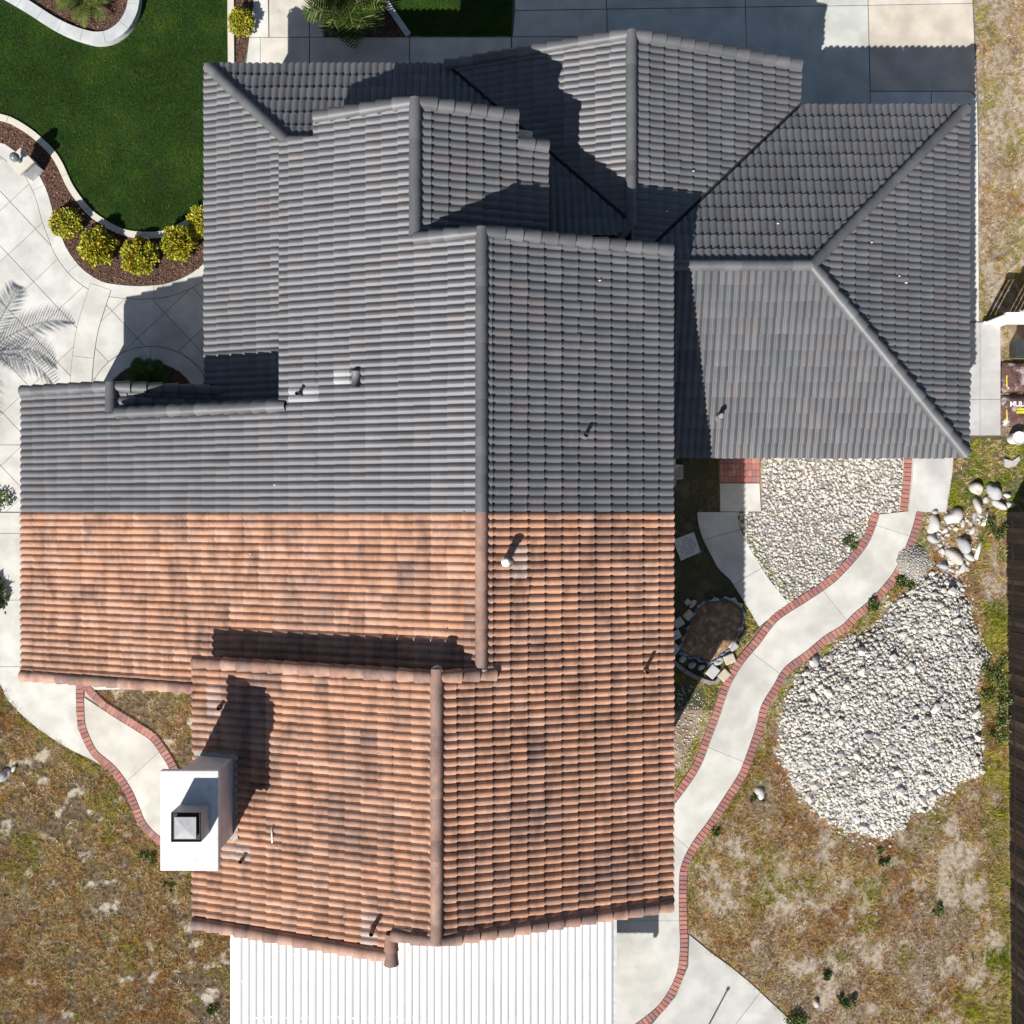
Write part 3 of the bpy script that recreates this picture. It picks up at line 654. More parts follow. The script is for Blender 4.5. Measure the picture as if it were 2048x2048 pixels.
CAPS = {'tile_grey': [cap_mesh((.10 * k, .103 * k, .11 * k), 'tile_grey') for k in (.9, 1, 1.1, 1.2)],
        'tile_terra': [cap_mesh(c, 'tile_terra') for c in ((.30, .19, .15), (.34, .22, .17), (.25, .165, .14), (.38, .25, .19), (.28, .19, .16))]}
def caps(root, A, B, mname, name='ridge_cap', piece=.375, scale=1.0, up=Vector((0, 0, 1))):
    """Caps laid from the low end A to the high end B, each upper cap lapping over the one below."""
    A, B = Vector(A), Vector(B); d = B - A; n = max(1, round(d.length / piece)); st = d.length / n; d.normalize()
    z = (up - d * up.dot(d)).normalized(); y = z.cross(d); al = 0
    for i in range(n):
        o = A + d * st * i + z * .012 * 1
        M4 = Matrix(((d.x, y.x, z.x, o.x), (d.y, y.y, z.y, o.y), (d.z, y.z, z.z, o.z), (0, 0, 0, 1)))
        ob = bpy.data.objects.new(name, random.choice((CAPS if name == 'ridge_cap' else CAPR)[mname]))
        ob.matrix_world = M4 @ Matrix.Rotation(random.uniform(-.015, .015), 4, 'Z') @ Matrix.Rotation(-.03 if name == 'ridge_cap' else .035, 4, 'Y') @ Matrix.Diagonal((st / .375, scale, scale, 1)); link(ob, root)
def end_plug(root, p, d, mname, r=.13):
    """Closes the open end of the lowest cap of a run."""
    d = Vector(d).normalized(); q = d.to_track_quat('X', 'Z').to_matrix(); V = [Vector(p)]; 
    for a in np.linspace(R(-12), R(192), 10): V.append(Vector(p) + q @ Vector((0, r * math.cos(a), r * math.sin(a))))
    mesh_obj('end_plug', V, [(0, i, i + 1) for i in range(1, 10)], M['mortarcap'], root)
LB = .035
def above(sl, x, y, h=LB): p = sl.pt(x, y); return p + sl.n * h
g_, t_ = 'tile_grey', 'tile_terra'
# grey: ridges and hips
caps(gh, (-.62, 0.0, 6.66), (-.62, 5.72, 6.66), g_)
caps(gh, (-2.02, 5.75, 6.17), (-2.02, 8.55, 6.17), g_)
caps(gh, (2.73, 6.55, 4.21), (2.73, 10.95, 4.21), g_)
caps(gh, (2.35, 6.2, 4.05), (2.75, 6.6, 4.20), g_)
caps(gh, (3.3, 5.65, 4.20), (6.8, 5.65, 4.20), g_)
caps(gh, (11.1, 9.88, 2.72), (6.9, 5.68, 4.20), g_); caps(gh, (11.1, 1.42, 2.72), (6.9, 5.62, 4.20), g_, 'hip_cap', scale=1.05)
caps(gh, (-7.44, 10.89, 2.72), (-5.35, 8.8, 3.47), g_); caps(gh, (-5.35, 8.78, 3.47), (-4.35, 8.78, 3.47), g_)
caps(gh, (-9.44, 2.35, 3.60), (-9.44, 3.0, 3.60), g_)
# grey: rakes
yo = -.10
def rake(root, sl, x0, x1, y, m, flip=1, h=LB):
    lo, hi = (x0, x1) if sl.z(x0, y) < sl.z(x1, y) else (x1, x0)
    caps(root, above(sl, lo, y, h), above(sl, hi, y, h), m, 'rake_cap')
rake(gh, Rp, 3.46, -.55, 5.70, g_); rake(gh, Lp, -2.0, -.7, 5.70, g_)
rake(gh, B2p, .1, -1.95, 8.55, g_); rake(gh, B2p, .76, .14, 7.98, g_); rake(gh, Lp, -4.24, -2.1, 8.55, g_)
rake(gh, R3L, -1.6, 2.65, 10.95, g_); rake(gh, R3R, 7.03, 2.8, 10.95, g_)
rake(gh, Lp, -9.25, -5.0, 2.33, g_); rake(gh, Lp, -11.97, -9.5, 2.96, g_); rake(gh, G4p, -7.03, -9.4, 2.96, g_); rake(gh, G4p, -7.2, -9.3, 2.62, g_, h=-.02)
# terracotta
caps(th_, (-.62, -3.15, 6.66), (-.62, 0.0, 6.66), t_, piece=.42)
caps(th_, (-1.51, -8.62, 6.97), (-1.51, -3.2, 6.97), t_, piece=.42)
rake(th_, Rp, 3.46, -1.4, -8.58, t_); rake(th_, RLp, -2.4, -1.6, -8.58, t_); rake(th_, RLp, -6.97, -2.5, -9.04, t_)
caps(th_, above(RLp, -2.44, -9.2), above(RLp, -2.44, -8.62, .05), t_, 'rake_cap')
rake(th_, RLp, -6.97, -1.55, -3.3, t_); rake(th_, Rp, -.35, -1.4, -3.3, t_)
rake(th_, Lp, -11.97, -7.02, -4.0, t_)
def lump(root, p, r, m='mortarcap', name='mortar'):
    me = rock_mesh(name, 2, random.randint(0, 999), .8, .3, m=m); o = link(bpy.data.objects.new(name, me), root); o.location = p; o.scale = (r, r, r * .8)
for p in ((-1.51, -3.18, 7.02), (-1.51, -8.60, 7.02), (-.60, -3.2, 6.70), (-2.42, -8.66, 6.70)): lump(th_, p, .12)
for p in ((-2.02, 8.58, 6.20), (6.86, 5.66, 4.25)): lump(gh, p, .11)

# ---------------------------------------------------------------- walls
def prism(root, prof, y0, y1, m='stucco', name='wall'):
    n = len(prof); V = [(x, y0, z) for x, z in prof] + [(x, y1, z) for x, z in prof]
    o = mesh_obj(name, V, [tuple(range(n)), tuple(range(n, 2 * n))[::-1]] + [(i, n + i, n + (i + 1) % n, (i + 1) % n) for i in range(n)], M[m], root)
    bm = bmesh.new(); bm.from_mesh(o.data); bmesh.ops.recalc_face_normals(bm, faces=bm.faces); bm.to_mesh(o.data); bm.free(); return o
D = .13
prism(gh, [(-4.7, 0), (3.15, 0), (3.15, Rp.z(3.15, 0) - D), (-.62, 6.63 - D), (-4.7, Lp.z(-4.7, 0) - D)], .004, 5.5)
prism(gh, [(-11.6, 0), (-4.72, 0), (-4.72, Lp.z(-4.72, 0) - D), (-11.6, Lp.z(-11.6, 0) - D)], .004, 2.2)
prism(gh, [(-11.58, 0), (-7.4, 0), (-7.4, G4p.z(-7.4, 0) - D), (-9.44, Lp.z(-9.44, 0) - D), (-11.58, Lp.z(-11.58, 0) - D)], 2.2, 2.75)
prism(gh, [(-4.0, 0), (.45, 0), (.45, B2p.z(.45, 0) - D), (-2.02, 6.14 - D), (-4.0, Lp.z(-4.0, 0) - D)], 5.5, 8.35)
prism(gh, [(-7.15, 0), (-4.74, 0), (-4.74, 2.5), (-7.15, 2.5)], 2.22, 10.6)
prism(gh, [(-4.73, 0), (-1.3, 0), (-1.3, 2.48), (-4.73, 2.48)], 8.36, 10.58)
prism(gh, [(-1.29, 0), (6.7, 0), (6.7, R3R.z(6.7, 0) - D), (2.73, 4.17 - D), (-1.29, R3L.z(-1.29, 0) - D)], 8.4, 10.7)
prism(gh, [(3.16, 0), (10.8, 0), (10.8, 2.5), (3.16, 2.5)], 1.7, 8.38)
prism(gh, [(6.72, 0), (10.78, 0), (10.78, 2.5), (6.72, 2.5)], 8.38, 9.6)
prism(th_, [(-6.6, 0), (3.15, 0), (3.15, Rp.z(3.15, 0) - D), (-.62, 6.63 - D), (-6.6, Lp.z(-6.6, 0) - D)], -3.3, -.004)
prism(th_, [(-11.6, 0), (-6.62, 0), (-6.62, Lp.z(-6.62, 0) - D), (-11.6, Lp.z(-11.6, 0) - D)], -3.8, -.004)
prism(th_, [(-6.61, 0), (3.15, 0), (3.15, Rp.z(3.15, 0) - D), (-1.51, 6.94 - D), (-6.61, RLp.z(-6.61, 0) - D)], -8.35, -3.32)

# ---------------------------------------------------------------- chimney
ch = empty('chimney', parent=th_)
CT = 7.05; q = [P(320, 1541, CT), P(437, 1541, CT), P(434, 1742, CT), P(320, 1742, CT)]
x0, x1, y1, y0 = q[0].x, q[1].x, q[0].y, q[3].y
bm = bmesh.new(); box_bm(bm, (x0 + x1) / 2, (y0 + y1) / 2, CT / 2, x1 - x0 - .36, y1 - y0 - .36, CT - .04); stack = bm_obj('stack', bm, M['white_stucco'], ch)
box('cap_slab', ((x0 + x1) / 2, (y0 + y1) / 2, CT - .07), (x1 - x0, y1 - y0, .14), M['white_stucco'], ch, bevel=.02); box('corbel', ((x0 + x1) / 2, (y0 + y1) / 2, CT - .21), (x1 - x0 - .16, y1 - y0 - .16, .14), M['white_stucco'], ch, bevel=.015)
FT = CT + .52; fq = [P(342, 1625, FT), P(402, 1684, FT)]
fx, fy, fw, fd = (fq[0].x + fq[1].x) / 2, (fq[0].y + fq[1].y) / 2, fq[1].x - fq[0].x, fq[0].y - fq[1].y
bm = bmesh.new(); box_bm(bm, fx, fy, CT + .26, fw, fd, .52)
tp = [f for f in bm.faces if f.normal.z > .5]; r = bmesh.ops.inset_individual(bm, faces=tp, thickness=.015); bmesh.ops.translate(bm, verts=tp[0].verts[:], vec=(0, 0, -.2))
fl = bm_obj('flue', bm, M['flue'], ch)
box('spark_screen', (fx, fy, FT - .05), (fw - .05, fd - .05, .04), M['darkmetal'], ch)
cw = fw * .72; bm = bmesh.new(); c = bm.verts.new((fx, fy, FT + .075)); r = [bm.verts.new((fx + a * cw / 2, fy + b * cw / 2, FT + .045)) for a, b in ((-1, -1), (1, -1), (1, 1), (-1, 1))]
r2 = [bm.verts.new((v.co.x, v.co.y, FT + .03)) for v in r]
for i in range(4): bm.faces.new((c, r[i], r[(i + 1) % 4])); bm.faces.new((r[i], r2[i], r2[(i + 1) % 4], r[(i + 1) % 4]))
bm.faces.new(r2[::-1]); bm_obj('flue_cap', bm, M['flue'], ch)
for a, b in ((-1, -1), (1, -1), (1, 1), (-1, 1)): tube('cap_leg', (fx + a * cw * .45, fy + b * cw * .45, FT - .05), (fx + a * cw * .45, fy + b * cw * .45, FT + .032), .012, M['darkmetal'], ch, 6)

def fl_piece(pts): mesh_obj('flashing', [Vector((x, y, RLp.z(x, y) + .10)) for x, y in pts] + [Vector((x, y, RLp.z(x, y) - .02)) for x, y in pts], [(0, 1, 2, 3), (0, 4, 5, 1), (1, 5, 6, 2), (2, 6, 7, 3), (3, 7, 4, 0)], M['mortarcap'], ch)
x1 -= .16; y1 -= .16; y0 += .16
fl_piece([(x1 - .03, y0 - .10), (x1 + .10, y0 - .10), (x1 + .10, y1 + .10), (x1 - .03, y1 + .10)])
fl_piece([(-6.98, y1 - .03), (x1 - .034, y1 - .03), (x1 - .034, y1 + .08), (-6.98, y1 + .08)]); fl_piece([(-6.98, y0 - .08), (x1 - .034, y0 - .08), (x1 - .034, y0 + .03), (-6.98, y0 + .03)])
# ---------------------------------------------------------------- vents on the roofs
def vent(root, sl, px, py, r, h, m, capm=None, lean=0):
    b = sl.hit(px, py); v = empty('vent_pipe', parent=root)
    tube('pipe', b - Vector((0, 0, .06)), b + Vector((0, 0, h)), r, M[m], v, 14, cap=False)
    tube('opening', b + Vector((0, 0, h - .06)), b + Vector((0, 0, h - .045)), r * .97, M['darkmetal'], v, 14)
    bm = bmesh.new(); bmesh.ops.create_cone(bm, segments=14, radius1=r * 2.1, radius2=r * 1.02, depth=.09, cap_ends=False, matrix=Matrix.Translation(b + Vector((0, 0, .075)))); bm_obj('flashing_cone', bm, M[m], v, True)
    if capm:
        lathe('vent_cap', [(r * .6, 0), (r * 1.25, .015), (r * 1.25, .05), (r * .8, .085), (r * .78, .09)], M[capm], v, 18, (b.x, b.y, b.z + h + .01))
    return v
vent(gh, Lp, 600, 790, .045, .30, 'pipe_grey'); vent(gh, Rp, 1170, 872, .04, .28, 'pipe_grey'); vent(gh, HBp, 1436, 834, .055, .30, 'pipe_grey', 'metalgrey')
b = Lp.hit(713, 760); hv = empty('hooded_vent', parent=gh)
V = []; Fc = []
for y in (-.17, .17):
    for a in np.linspace(0, math.pi, 9): V.append((b.x + .09 * math.cos(a), b.y + y, b.z + .09 + .10 * math.sin(a)))
    V += [(b.x - .09, b.y + y, b.z - .02), (b.x + .09, b.y + y, b.z - .02)]
Fc = [(i, i + 1, 11 + i + 1, 11 + i) for i in range(8)] + [(8, 9, 20, 19), (10, 0, 11, 21), tuple(range(11)), tuple(range(11, 22))[::-1]]
o = mesh_obj('hood', V, Fc, M['pipe_grey'], hv); [setattr(p, 'use_smooth', len(p.vertices) == 4) for p in o.data.polygons]
box('vent_mouth', (b.x, b.y - .171, b.z + .07), (.13, .006, .12), M['darkmetal'], hv)
vent(th_, Rp, 1012, 1122, .075, .42, 'pipe_terra', 'white'); vent(th_, Rp, 1290, 1338, .042, .40, 'pipe_terra'); vent(th_, RLp, 487, 1716, .04, .24, 'pipe_terra'); vent(th_, RLp, 748, 1852, .045, .40, 'pipe_terra'); vent(th_, RLp, 443, 1413, .045, .22, 'pipe_terra')

# ---------------------------------------------------------------- white patio cover behind the terracotta roof
PCZ = 2.72
pcov = empty('patio_cover'); tag(pcov, 'flat white metal patio cover of narrow ribbed panels behind the terracotta roof', 'patio cover')
ax, bx = P(470, 0, PCZ).x, P(1226, 0, PCZ).x; n = 51; st = (bx - ax) / n
def panel_mesh(w):
    V = []; 
    xs = [(0.004, -.03), (.004, 0), (w - .004, 0), (w - .004, -.03)]
    for y in (-8.45, -14.2):
        V += [(x, y, z) for x, z in xs]
    return np_mesh('roof_panel', V, [(i, i + 1, 5 + i, 4 + i)[::-1] for i in range(3)], mat=M['metalwhite'])
pm = panel_mesh(st)
for i in range(n):
    o = bpy.data.objects.new('roof_panel', pm); o.location = (ax + st * i, 0, PCZ + random.uniform(-.002, .002)); link(o, pcov)
box('panel_backing', ((ax + bx) / 2, -11.3, PCZ - .035), (bx - ax - .02, 5.7, .02), M['metalgrey'], pcov)
box('side_gutter', (bx + .05, -11.32, PCZ - .06), (.085, 5.76, .12), M['metalgrey'], pcov); box('side_gutter', (ax - .06, -11.32, PCZ - .06), (.10, 5.76, .12), M['metalgrey'], pcov)
for px in (600, 1090, 850): box('post', (P(px, 0, PCZ).x, -13.9, 1.3), (.1, .1, 2.58), M['metalwhite'], pcov)
V = []; Fc = []
for i in range(n):
    for yy in (P(0, 2035, PCZ).y,):
        x, y = ax + st * i + random.uniform(-.015, .02), yy + random.uniform(-.02, .02); s = random.uniform(.008, .016); b0 = len(V)
        V += [(x - s, y - s * .8, PCZ + .004), (x + s, y - s, PCZ + .004), (x + s * .7, y + s, PCZ + .010), (x - s, y + s * .8, PCZ + .010)]; Fc.append((b0, b0 + 1, b0 + 2, b0 + 3))
for k in range(46):
    x, y = random.uniform(ax, bx), random.uniform(-13.9, -10.3); s = random.uniform(.006, .013); b0 = len(V)
    V += [(x - s, y - s, PCZ + .004), (x + s, y - s * .5, PCZ + .004), (x + s * .6, y + s, PCZ + .009), (x - s * .8, y + s, PCZ + .009)]; Fc.append((b0, b0 + 1, b0 + 2, b0 + 3))
o = mesh_obj('screw_heads', V, Fc, M['metalgrey'], pcov); o['kind'] = 'stuff'

# ================================================================ OBJECTS
# raised planter, top left
pl = empty('raised_planter'); tag(pl, 'raised planter with a grey concrete cap at the corner of the lawn', 'planter')
po = smooth_line(planter_out, .1); pi_ = smooth_line(planter_in, .1)
wo = offset_line(po, -.02) if True else po
V = []; Fc = []
def ring_wall(name, A, B, z0, z1, m, parent):
    n = len(A); k = len(B); B = np.stack([np.interp(np.linspace(0, 1, n), np.linspace(0, 1, k), B[:, i]) for i in range(2)], 1)
    V = []; Fc = []
    for a, b in zip(A, B): V += [(*a, z0), (*a, z1), (*b, z1), (*b, z0)]
    for j in range(n - 1):
        for e in range(3): Fc.append((4 * j + e, 4 * j + 1 + e, 4 * j + 5 + e, 4 * j + 4 + e))
    o = mesh_obj(name, V, Fc, M[m], parent)
    bm = bmesh.new(); bm.from_mesh(o.data); bmesh.ops.recalc_face_normals(bm, faces=bm.faces); bm.to_mesh(o.data); bm.free(); return o
mid = (np.stack([np.interp(np.linspace(0, 1, 60), np.linspace(0, 1, len(po)), po[:, i]) for i in range(2)], 1) + np.stack([np.interp(np.linspace(0, 1, 60), np.linspace(0, 1, len(pi_)), pi_[:, i]) for i in range(2)], 1)) / 2
mid = smooth_line([tuple(p) for p in mid[::3]], .06)
ring_wall('planter_wall', offset_line(mid, .12), offset_line(mid, -.12), 0, .24, 'planterwall', pl)
strip_pieces(pl, mid, .31, .30, .06, 'planterwall', .62, 'cap_stone', gap=.004)
pin = [tuple(p) for p in offset_line(mid, .1)] if np.mean(offset_line(mid, .1)[:, 1]) > np.mean(offset_line(mid, -.1)[:, 1]) else [tuple(p) for p in offset_line(mid, -.1)]
pin = pin + PL([(262, -80), (-60, -80)]); sheet('mulch_fill', pin, .2, 'mulch', parent=pl); chips('mulch_chips', [pin], 700, .21, parent=pl)

# lamp pier on the walk
_q = P(40, 322, .74); pr = empty('lamp_pier', (_q.x, _q.y, 0)); tag(pr, 'square concrete pier with a dark globe lamp beside the front walk', 'pier')
box('pier_body', (0, 0, .33), (.42, .42, .66), M['planterwall'], pr, R(43)); box('pier_cap', (0, 0, .70), (.52, .52, .08), M['curb'], pr, R(43), .01)
lathe('lamp_stem', [(.06, .74), (.05, .78), (.035, .80), (.035, .92)], M['globe'], pr); lathe('lamp_globe', [(.05, .90), (.10, .94), (.125, 1.0), (.12, 1.06), (.08, 1.12), (.03, 1.145)], M['globe'], pr)

# yellow-green clipped shrubs
YEL = np.array([(.33, .33, .02), (.25, .29, .02), (.44, .41, .03), (.38, .32, .025), (.16, .21, .02)])
def shrub_mesh(seed, n=2000, r=.41):
    g = np.random.default_rng(seed); d = g.normal(size=(n, 3)); d /= np.linalg.norm(d, axis=1)[:, None]; d[:, 2] = np.abs(d[:, 2]) * .95 - .12
    lump = 1 + .15 * np.sin(d[:, 0] * (4 + seed % 4) + seed) * np.cos(d[:, 1] * (5 + seed % 3) + seed * 2) + .10 * np.sin(d[:, 2] * 9 + d[:, 0] * 5)
    rad = r * lump * g.uniform(.55, 1.0, n) ** .5; p = d * rad[:, None]; p[:, 2] = p[:, 2] * .9 + r * .62
    c = YEL[g.integers(0, 5, n)] * g.uniform(.7, 1.25, (n, 1)); c = np.where((g.random(n) < .25 + .4 * (np.sin(d[:, :1] * 4 + seed)[:, 0] > .5))[:, None], c * np.array([1.05, .88, .8]), c)
    return np_mesh('foliage', *leaf_cloud(p, (.05, .10), c, aspect=.6, tilt=.8, dirs=d), mat=M['leaf'])
SHM = [shrub_mesh(s, n) for s, n in ((3, 2300), (8, 2900), (14, 2700), (21, 3000), (26, 2200), (31, 2000))]
SH = [(142, 452, 1.0, 'yellow-green clipped shrub leftmost in the mulch row, near the scored walk'), (204, 498, 1.06, 'yellow-green clipped shrub second from the left in the mulch row'), (285, 517, 1.12, 'largest olive-yellow clipped shrub at the lowest point of the mulch bed'), (366, 493, 1.12, 'bright yellow clipped shrub just left of the grey roof edge'), (417, 446, .95, 'yellow shrub half hidden under the grey roof eave'), (488, 52, .85, 'small orange-yellow shrub in the narrow mulch strip by the driveway')]
for i, (px, py, s, lab) in enumerate(SH):
    e = empty('shrub', P(px, py, .03)); tag(e, lab, 'shrub', 'yellow-green shrubs in the front beds')
    o = link(bpy.data.objects.new('foliage', SHM[i]), e); o.scale = (s * (1, 1.08, .94)[i % 3], s * (1, .9, 1.06)[(i + 1) % 3], s * (.9 + .12 * (i % 2))); o.rotation_euler.z = i * 1.3
    for k in range(3): tube('stem', (0, 0, -.03), (.08 * math.cos(k * 2.1), .08 * math.sin(k * 2.1), .25 * s), .012, M['bark'], e, 6)

# palms
def frond_mesh(seed, L=1.0, droop=.55, nl=30, lw=.022, ll=.22, cols=((.07, .12, .02), (.11, .16, .03), (.05, .09, .018))):
    g = np.random.default_rng(seed); V = []; Fc = []; C = []
    def pt(t): return np.array([L * t * (1 - .12 * droop * t), 0, L * (.42 * t - droop * t * t)])
    prev = None
    for i in range(nl + 1):
        t = i / nl; p = pt(t); w = .014 * (1 - t) + .003
        V += [p + np.array([0, w, 0]), p - np.array([0, w, 0])]; C += [(.16, .17, .06)] * 2
        if i: b = len(V) - 4; Fc.append((b, b + 1, b + 3, b + 2))
    for i in range(3, nl + 1):
        t = i / nl; p = pt(t); l = ll * (math.sin(math.pi * min(1, t * .9 + .12)) ** .6 + .12)
        for sgn in (-1, 1):
            d = np.array([.62, sgn * .85, .12 - .25 * g.random()]); d /= np.linalg.norm(d); tip = p + d * l; s = np.array([lw * .5, 0, 0]); mid_ = p + d * l * .5
            b = len(V); V += [p - s * .6, p + s * .6, mid_ + s, mid_ - s, tip]; c = np.array(cols[g.integers(0, len(cols))]) * g.uniform(.75, 1.3); C += [c] * 4 + [c * 1.25]
            Fc += [(b, b + 1, b + 2, b + 3), (b + 3, b + 2, b + 4, b + 4)]
    me = bpy.data.meshes.new('frond'); me.from_pydata([tuple(v) for v in V], [], [f if f[2] != f[3] else f[:3] for f in Fc]); me.update(); set_cols(me, C); me.materials.append(M['leaf']); return me
def palm(px, py, L, n, trunk, label, seeds, droop=.55, el=(-5, 65), name='sago_palm', cols=None, cat='palm', loc=None, lw=.022, ll=.22, nl=30):
    e = empty(name, loc or P(px, py)); tag(e, label, cat)
    ms = [frond_mesh(s, L, droop * k, nl=nl, lw=lw, ll=ll, **({'cols': cols} if cols else {})) for s, k in zip(seeds, (1, .7, 1.25))]
    lathe('trunk', [(.13 * L, 0), (.15 * L, trunk * .5), (.12 * L, trunk), (.05, trunk + .05)], M['bark'], e, 10)
    for i in range(n):
        o = link(bpy.data.objects.new('frond', ms[i % 3]), e); t = (i + .5) / n; o.location = (0, 0, trunk)
        o.rotation_euler = (0, -R(el[0] + (el[1] - el[0]) * (t ** 1.2)) , i * 2.39996 + random.uniform(-.2, .2)); s = random.uniform(.85, 1.05); o.scale = (s, s, s)
    return e
palm(690, -2, 1.22, 44, .7, 'bushy palm with narrow leaves at the top edge beside the paving', (1, 2, 3), .5, lw=.06, ll=.46, nl=17, loc=Vector((P(692, -4, .9).x, P(692, -4, .9).y, 0)), cols=((.035, .07, .010), (.055, .09, .013), (.15, .17, .06), (.02, .036, .007)))
palm(160, -22, .72, 26, .35, 'sago palm in the raised planter cut by the top edge', (4, 5, 6), .5, cols=((.10, .14, .03), (.15, .17, .04), (.07, .11, .02)), loc=Vector((P(166, 2, .6).x, P(166, 2, .6).y, .2)))
palm(297, 758, .62, 22, .1, 'small sago palm in the half-round bed above the grey gable', (7, 8, 9), .45, cols=((.04, .10, .02), (.06, .13, .02), (.03, .07, .015)), lw=.03)
palm(0, 0, 2.5, 11, 3.0, 'tall feather palm beyond the left edge, seen by its shadow on the walk', (10, 11, 12), .5, (-8, 30), name='feather_palm', loc=Vector((P(-25, 690).x - 3.25 / math.tan(SUN_EL) * math.cos(SUN_AZ), P(-25, 690).y - 3.25 / math.tan(SUN_EL) * math.sin(SUN_AZ), 0)), ll=.5, lw=.035)

# leafy plant at the left edge
def bush(name, loc, r, n, size, cols, label, cat='bush', group=None, flat=.7, seed=0, stems=4):
    g = np.random.default_rng(seed); e = empty(name, loc); tag(e, label, cat, group)
    cl = g.normal(size=(max(5, int(n / 90)), 3)) * np.array([r * .45, r * .45, r * .22]); cl[:, 2] = np.abs(cl[:, 2]) + r * .3
    p = cl[g.integers(0, len(cl), n)] + g.normal(size=(n, 3)) * r * .2; p[:, 2] = np.maximum(p[:, 2] * flat, .02)
    c = np.array(cols)[g.integers(0, len(cols), n)] * g.uniform(.7, 1.3, (n, 1))
    d = p / (np.linalg.norm(p, axis=1)[:, None] + .01)
    o = link(bpy.data.objects.new('foliage', np_mesh('foliage', *leaf_cloud(p, size, c, aspect=.7, tilt=.9, dirs=d), mat=M['leaf'])), e)
    for k in range(stems): q = cl[k % len(cl)]; tube('stem', (0, 0, 0), (q[0], q[1], q[2] * flat), .01, M['bark'], e, 5)
    return e
bush('leafy_plant', P(2, 1190), .46, 420, (.10, .18), [(.10, .15, .05), (.06, .11, .03), (.16, .20, .09)], 'broad-leaved green plant on the pale walk at the left edge', 'plant', seed=2)
bush('leafy_plant', P(0, 1005), .35, 400, (.05, .1), [(.07, .14, .02), (.12, .17, .04)], 'low green plant at the left edge beside the grey eave', 'plant', seed=5)

# white vinyl fence at the right
vf = empty('vinyl_fence', P(1962, 648)); tag(vf, 'short white vinyl fence panel with a capped post beside the grey hip roof', 'fence')
a, b = P(1961, 645), P(2075, 645); o0 = vf.location
box('top_rail', ((a.x + b.x) / 2 - o0.x, 0, 1.30), (b.x - a.x, .07, .12), M['whitevinyl'], vf); box('bottom_rail', ((a.x + b.x) / 2 - o0.x, 0, .15), (b.x - a.x, .06, .12), M['whitevinyl'], vf)
npk = 13
for k in range(npk): box('picket', (.06 + (b.x - a.x - .1) * k / (npk - 1), 0, .725), (.085, .03, 1.03), M['whitevinyl'], vf)
px_ = P(2012, 0).x - .25 - o0.x
pc_ = box('post', (px_, 0, .75), (.16, .16, 1.5), M['whitevinyl'], vf); lathe('post_cap', [(.14, 1.5), (.14, 1.53), (.02, 1.60)], M['whitevinyl'], vf, 4, (px_, 0, 0), smooth=False)
# mulch bags
def bag(px, py, lab, text):
    e = empty('mulch_bag', P(px, py)); tag(e, lab, 'bag', 'mulch bags by the side path')
    bm = bmesh.new(); bmesh.ops.create_grid(bm, x_segments=22, y_segments=16, size=1)
    for v in bm.verts:
        x, y = v.co.x, v.co.y; e2 = (1 - abs(x) ** 4) * (1 - abs(y) ** 4); v.co = Vector((x * .47 * (1 - .03 * abs(y) ** 3), y * .43, .02 + .17 * max(0, e2) ** .5 + .018 * math.sin(x * 9 + px) * math.cos(y * 7 + py) * e2))
    r = bmesh.ops.extrude_face_region(bm, geom=bm.faces[:]); 
    for v in [g for g in r['geom'] if isinstance(g, bmesh.types.BMVert)]: v.co.z = max(0, .02 - (v.co.z - .02) * .1)
    bmesh.ops.recalc_face_normals(bm, faces=bm.faces); bm_obj('bag_body', bm, M['bag'], e, True)
    def topz(x, y): x /= .47; y /= .43; e2 = (1 - abs(x) ** 4) * (1 - abs(y) ** 4); return .02 + .17 * max(0, e2) ** .5 + .018 * math.sin(x * 9 + px) * math.cos(y * 7 + py) * e2
    def patch(name, cx, cy, w, h, m):
        xs = np.linspace(cx - w / 2, cx + w / 2, 10); ys = np.linspace(cy - h / 2, cy + h / 2, 8); V = [(x, y, topz(x, y) + .004) for y in ys for x in xs]
        mesh_obj(name, V, [(j * 10 + i, j * 10 + i + 1, j * 10 + i + 11, j * 10 + i + 10) for j in range(7) for i in range(9)], M[m], e, True)
    patch('print_stripe', -.36, -.12, .025, .3, 'yellow')
    if text:
        cu = bpy.data.curves.new('t', 'FONT'); cu.body = 'MULCH'; cu.size = .20; cu.extrude = .0; cu.align_x = 'CENTER'; cu.resolution_u = 3; cu.offset = .006
        to = bpy.data.objects.new('t', cu); COL.objects.link(to); dg = bpy.context.evaluated_depsgraph_get(); me = bpy.data.meshes.new_from_object(to.evaluated_get(dg)); bpy.data.objects.remove(to)
        me.name = 'lettering'; me.materials.clear(); me.materials.append(M['white']); bm = bmesh.new(); bm.from_mesh(me); bmesh.ops.subdivide_edges(bm, edges=bm.edges[:], cuts=2)
        for v in bm.verts: v.co = Vector((v.co.x * .93 + .02, v.co.y + .12, 0)); v.co.z = topz(v.co.x, v.co.y) + .012
        bm.to_mesh(me); bm.free(); link(bpy.data.objects.new('lettering', me), e)
        patch('print_band', .05, .04, .34, .05, 'yellow'); patch('print_label', .06, -.04, .36, .075, 'yellow')
bag(2034, 755, 'shiny brown mulch bag without lettering, upper of the two', False); bag(2034, 823, 'brown mulch bag lettered MULCH in white with yellow print', True)
# dark storage bin above the bags
bn = empty('storage_bin', P(2040, 702)); tag(bn, 'ribbed black plastic bin above the mulch bags', 'bin')
box('bin_body', (0, 0, .22), (.62, .40, .44), M['black'], bn, bevel=.03); box('bin_lid', (0, 0, .46), (.68, .46, .05), M['black'], bn, bevel=.02)
for k in range(6): box('lid_rib', (-.27 + .108 * k, 0, .492), (.035, .40, .02), M['black'], bn, bevel=.006)
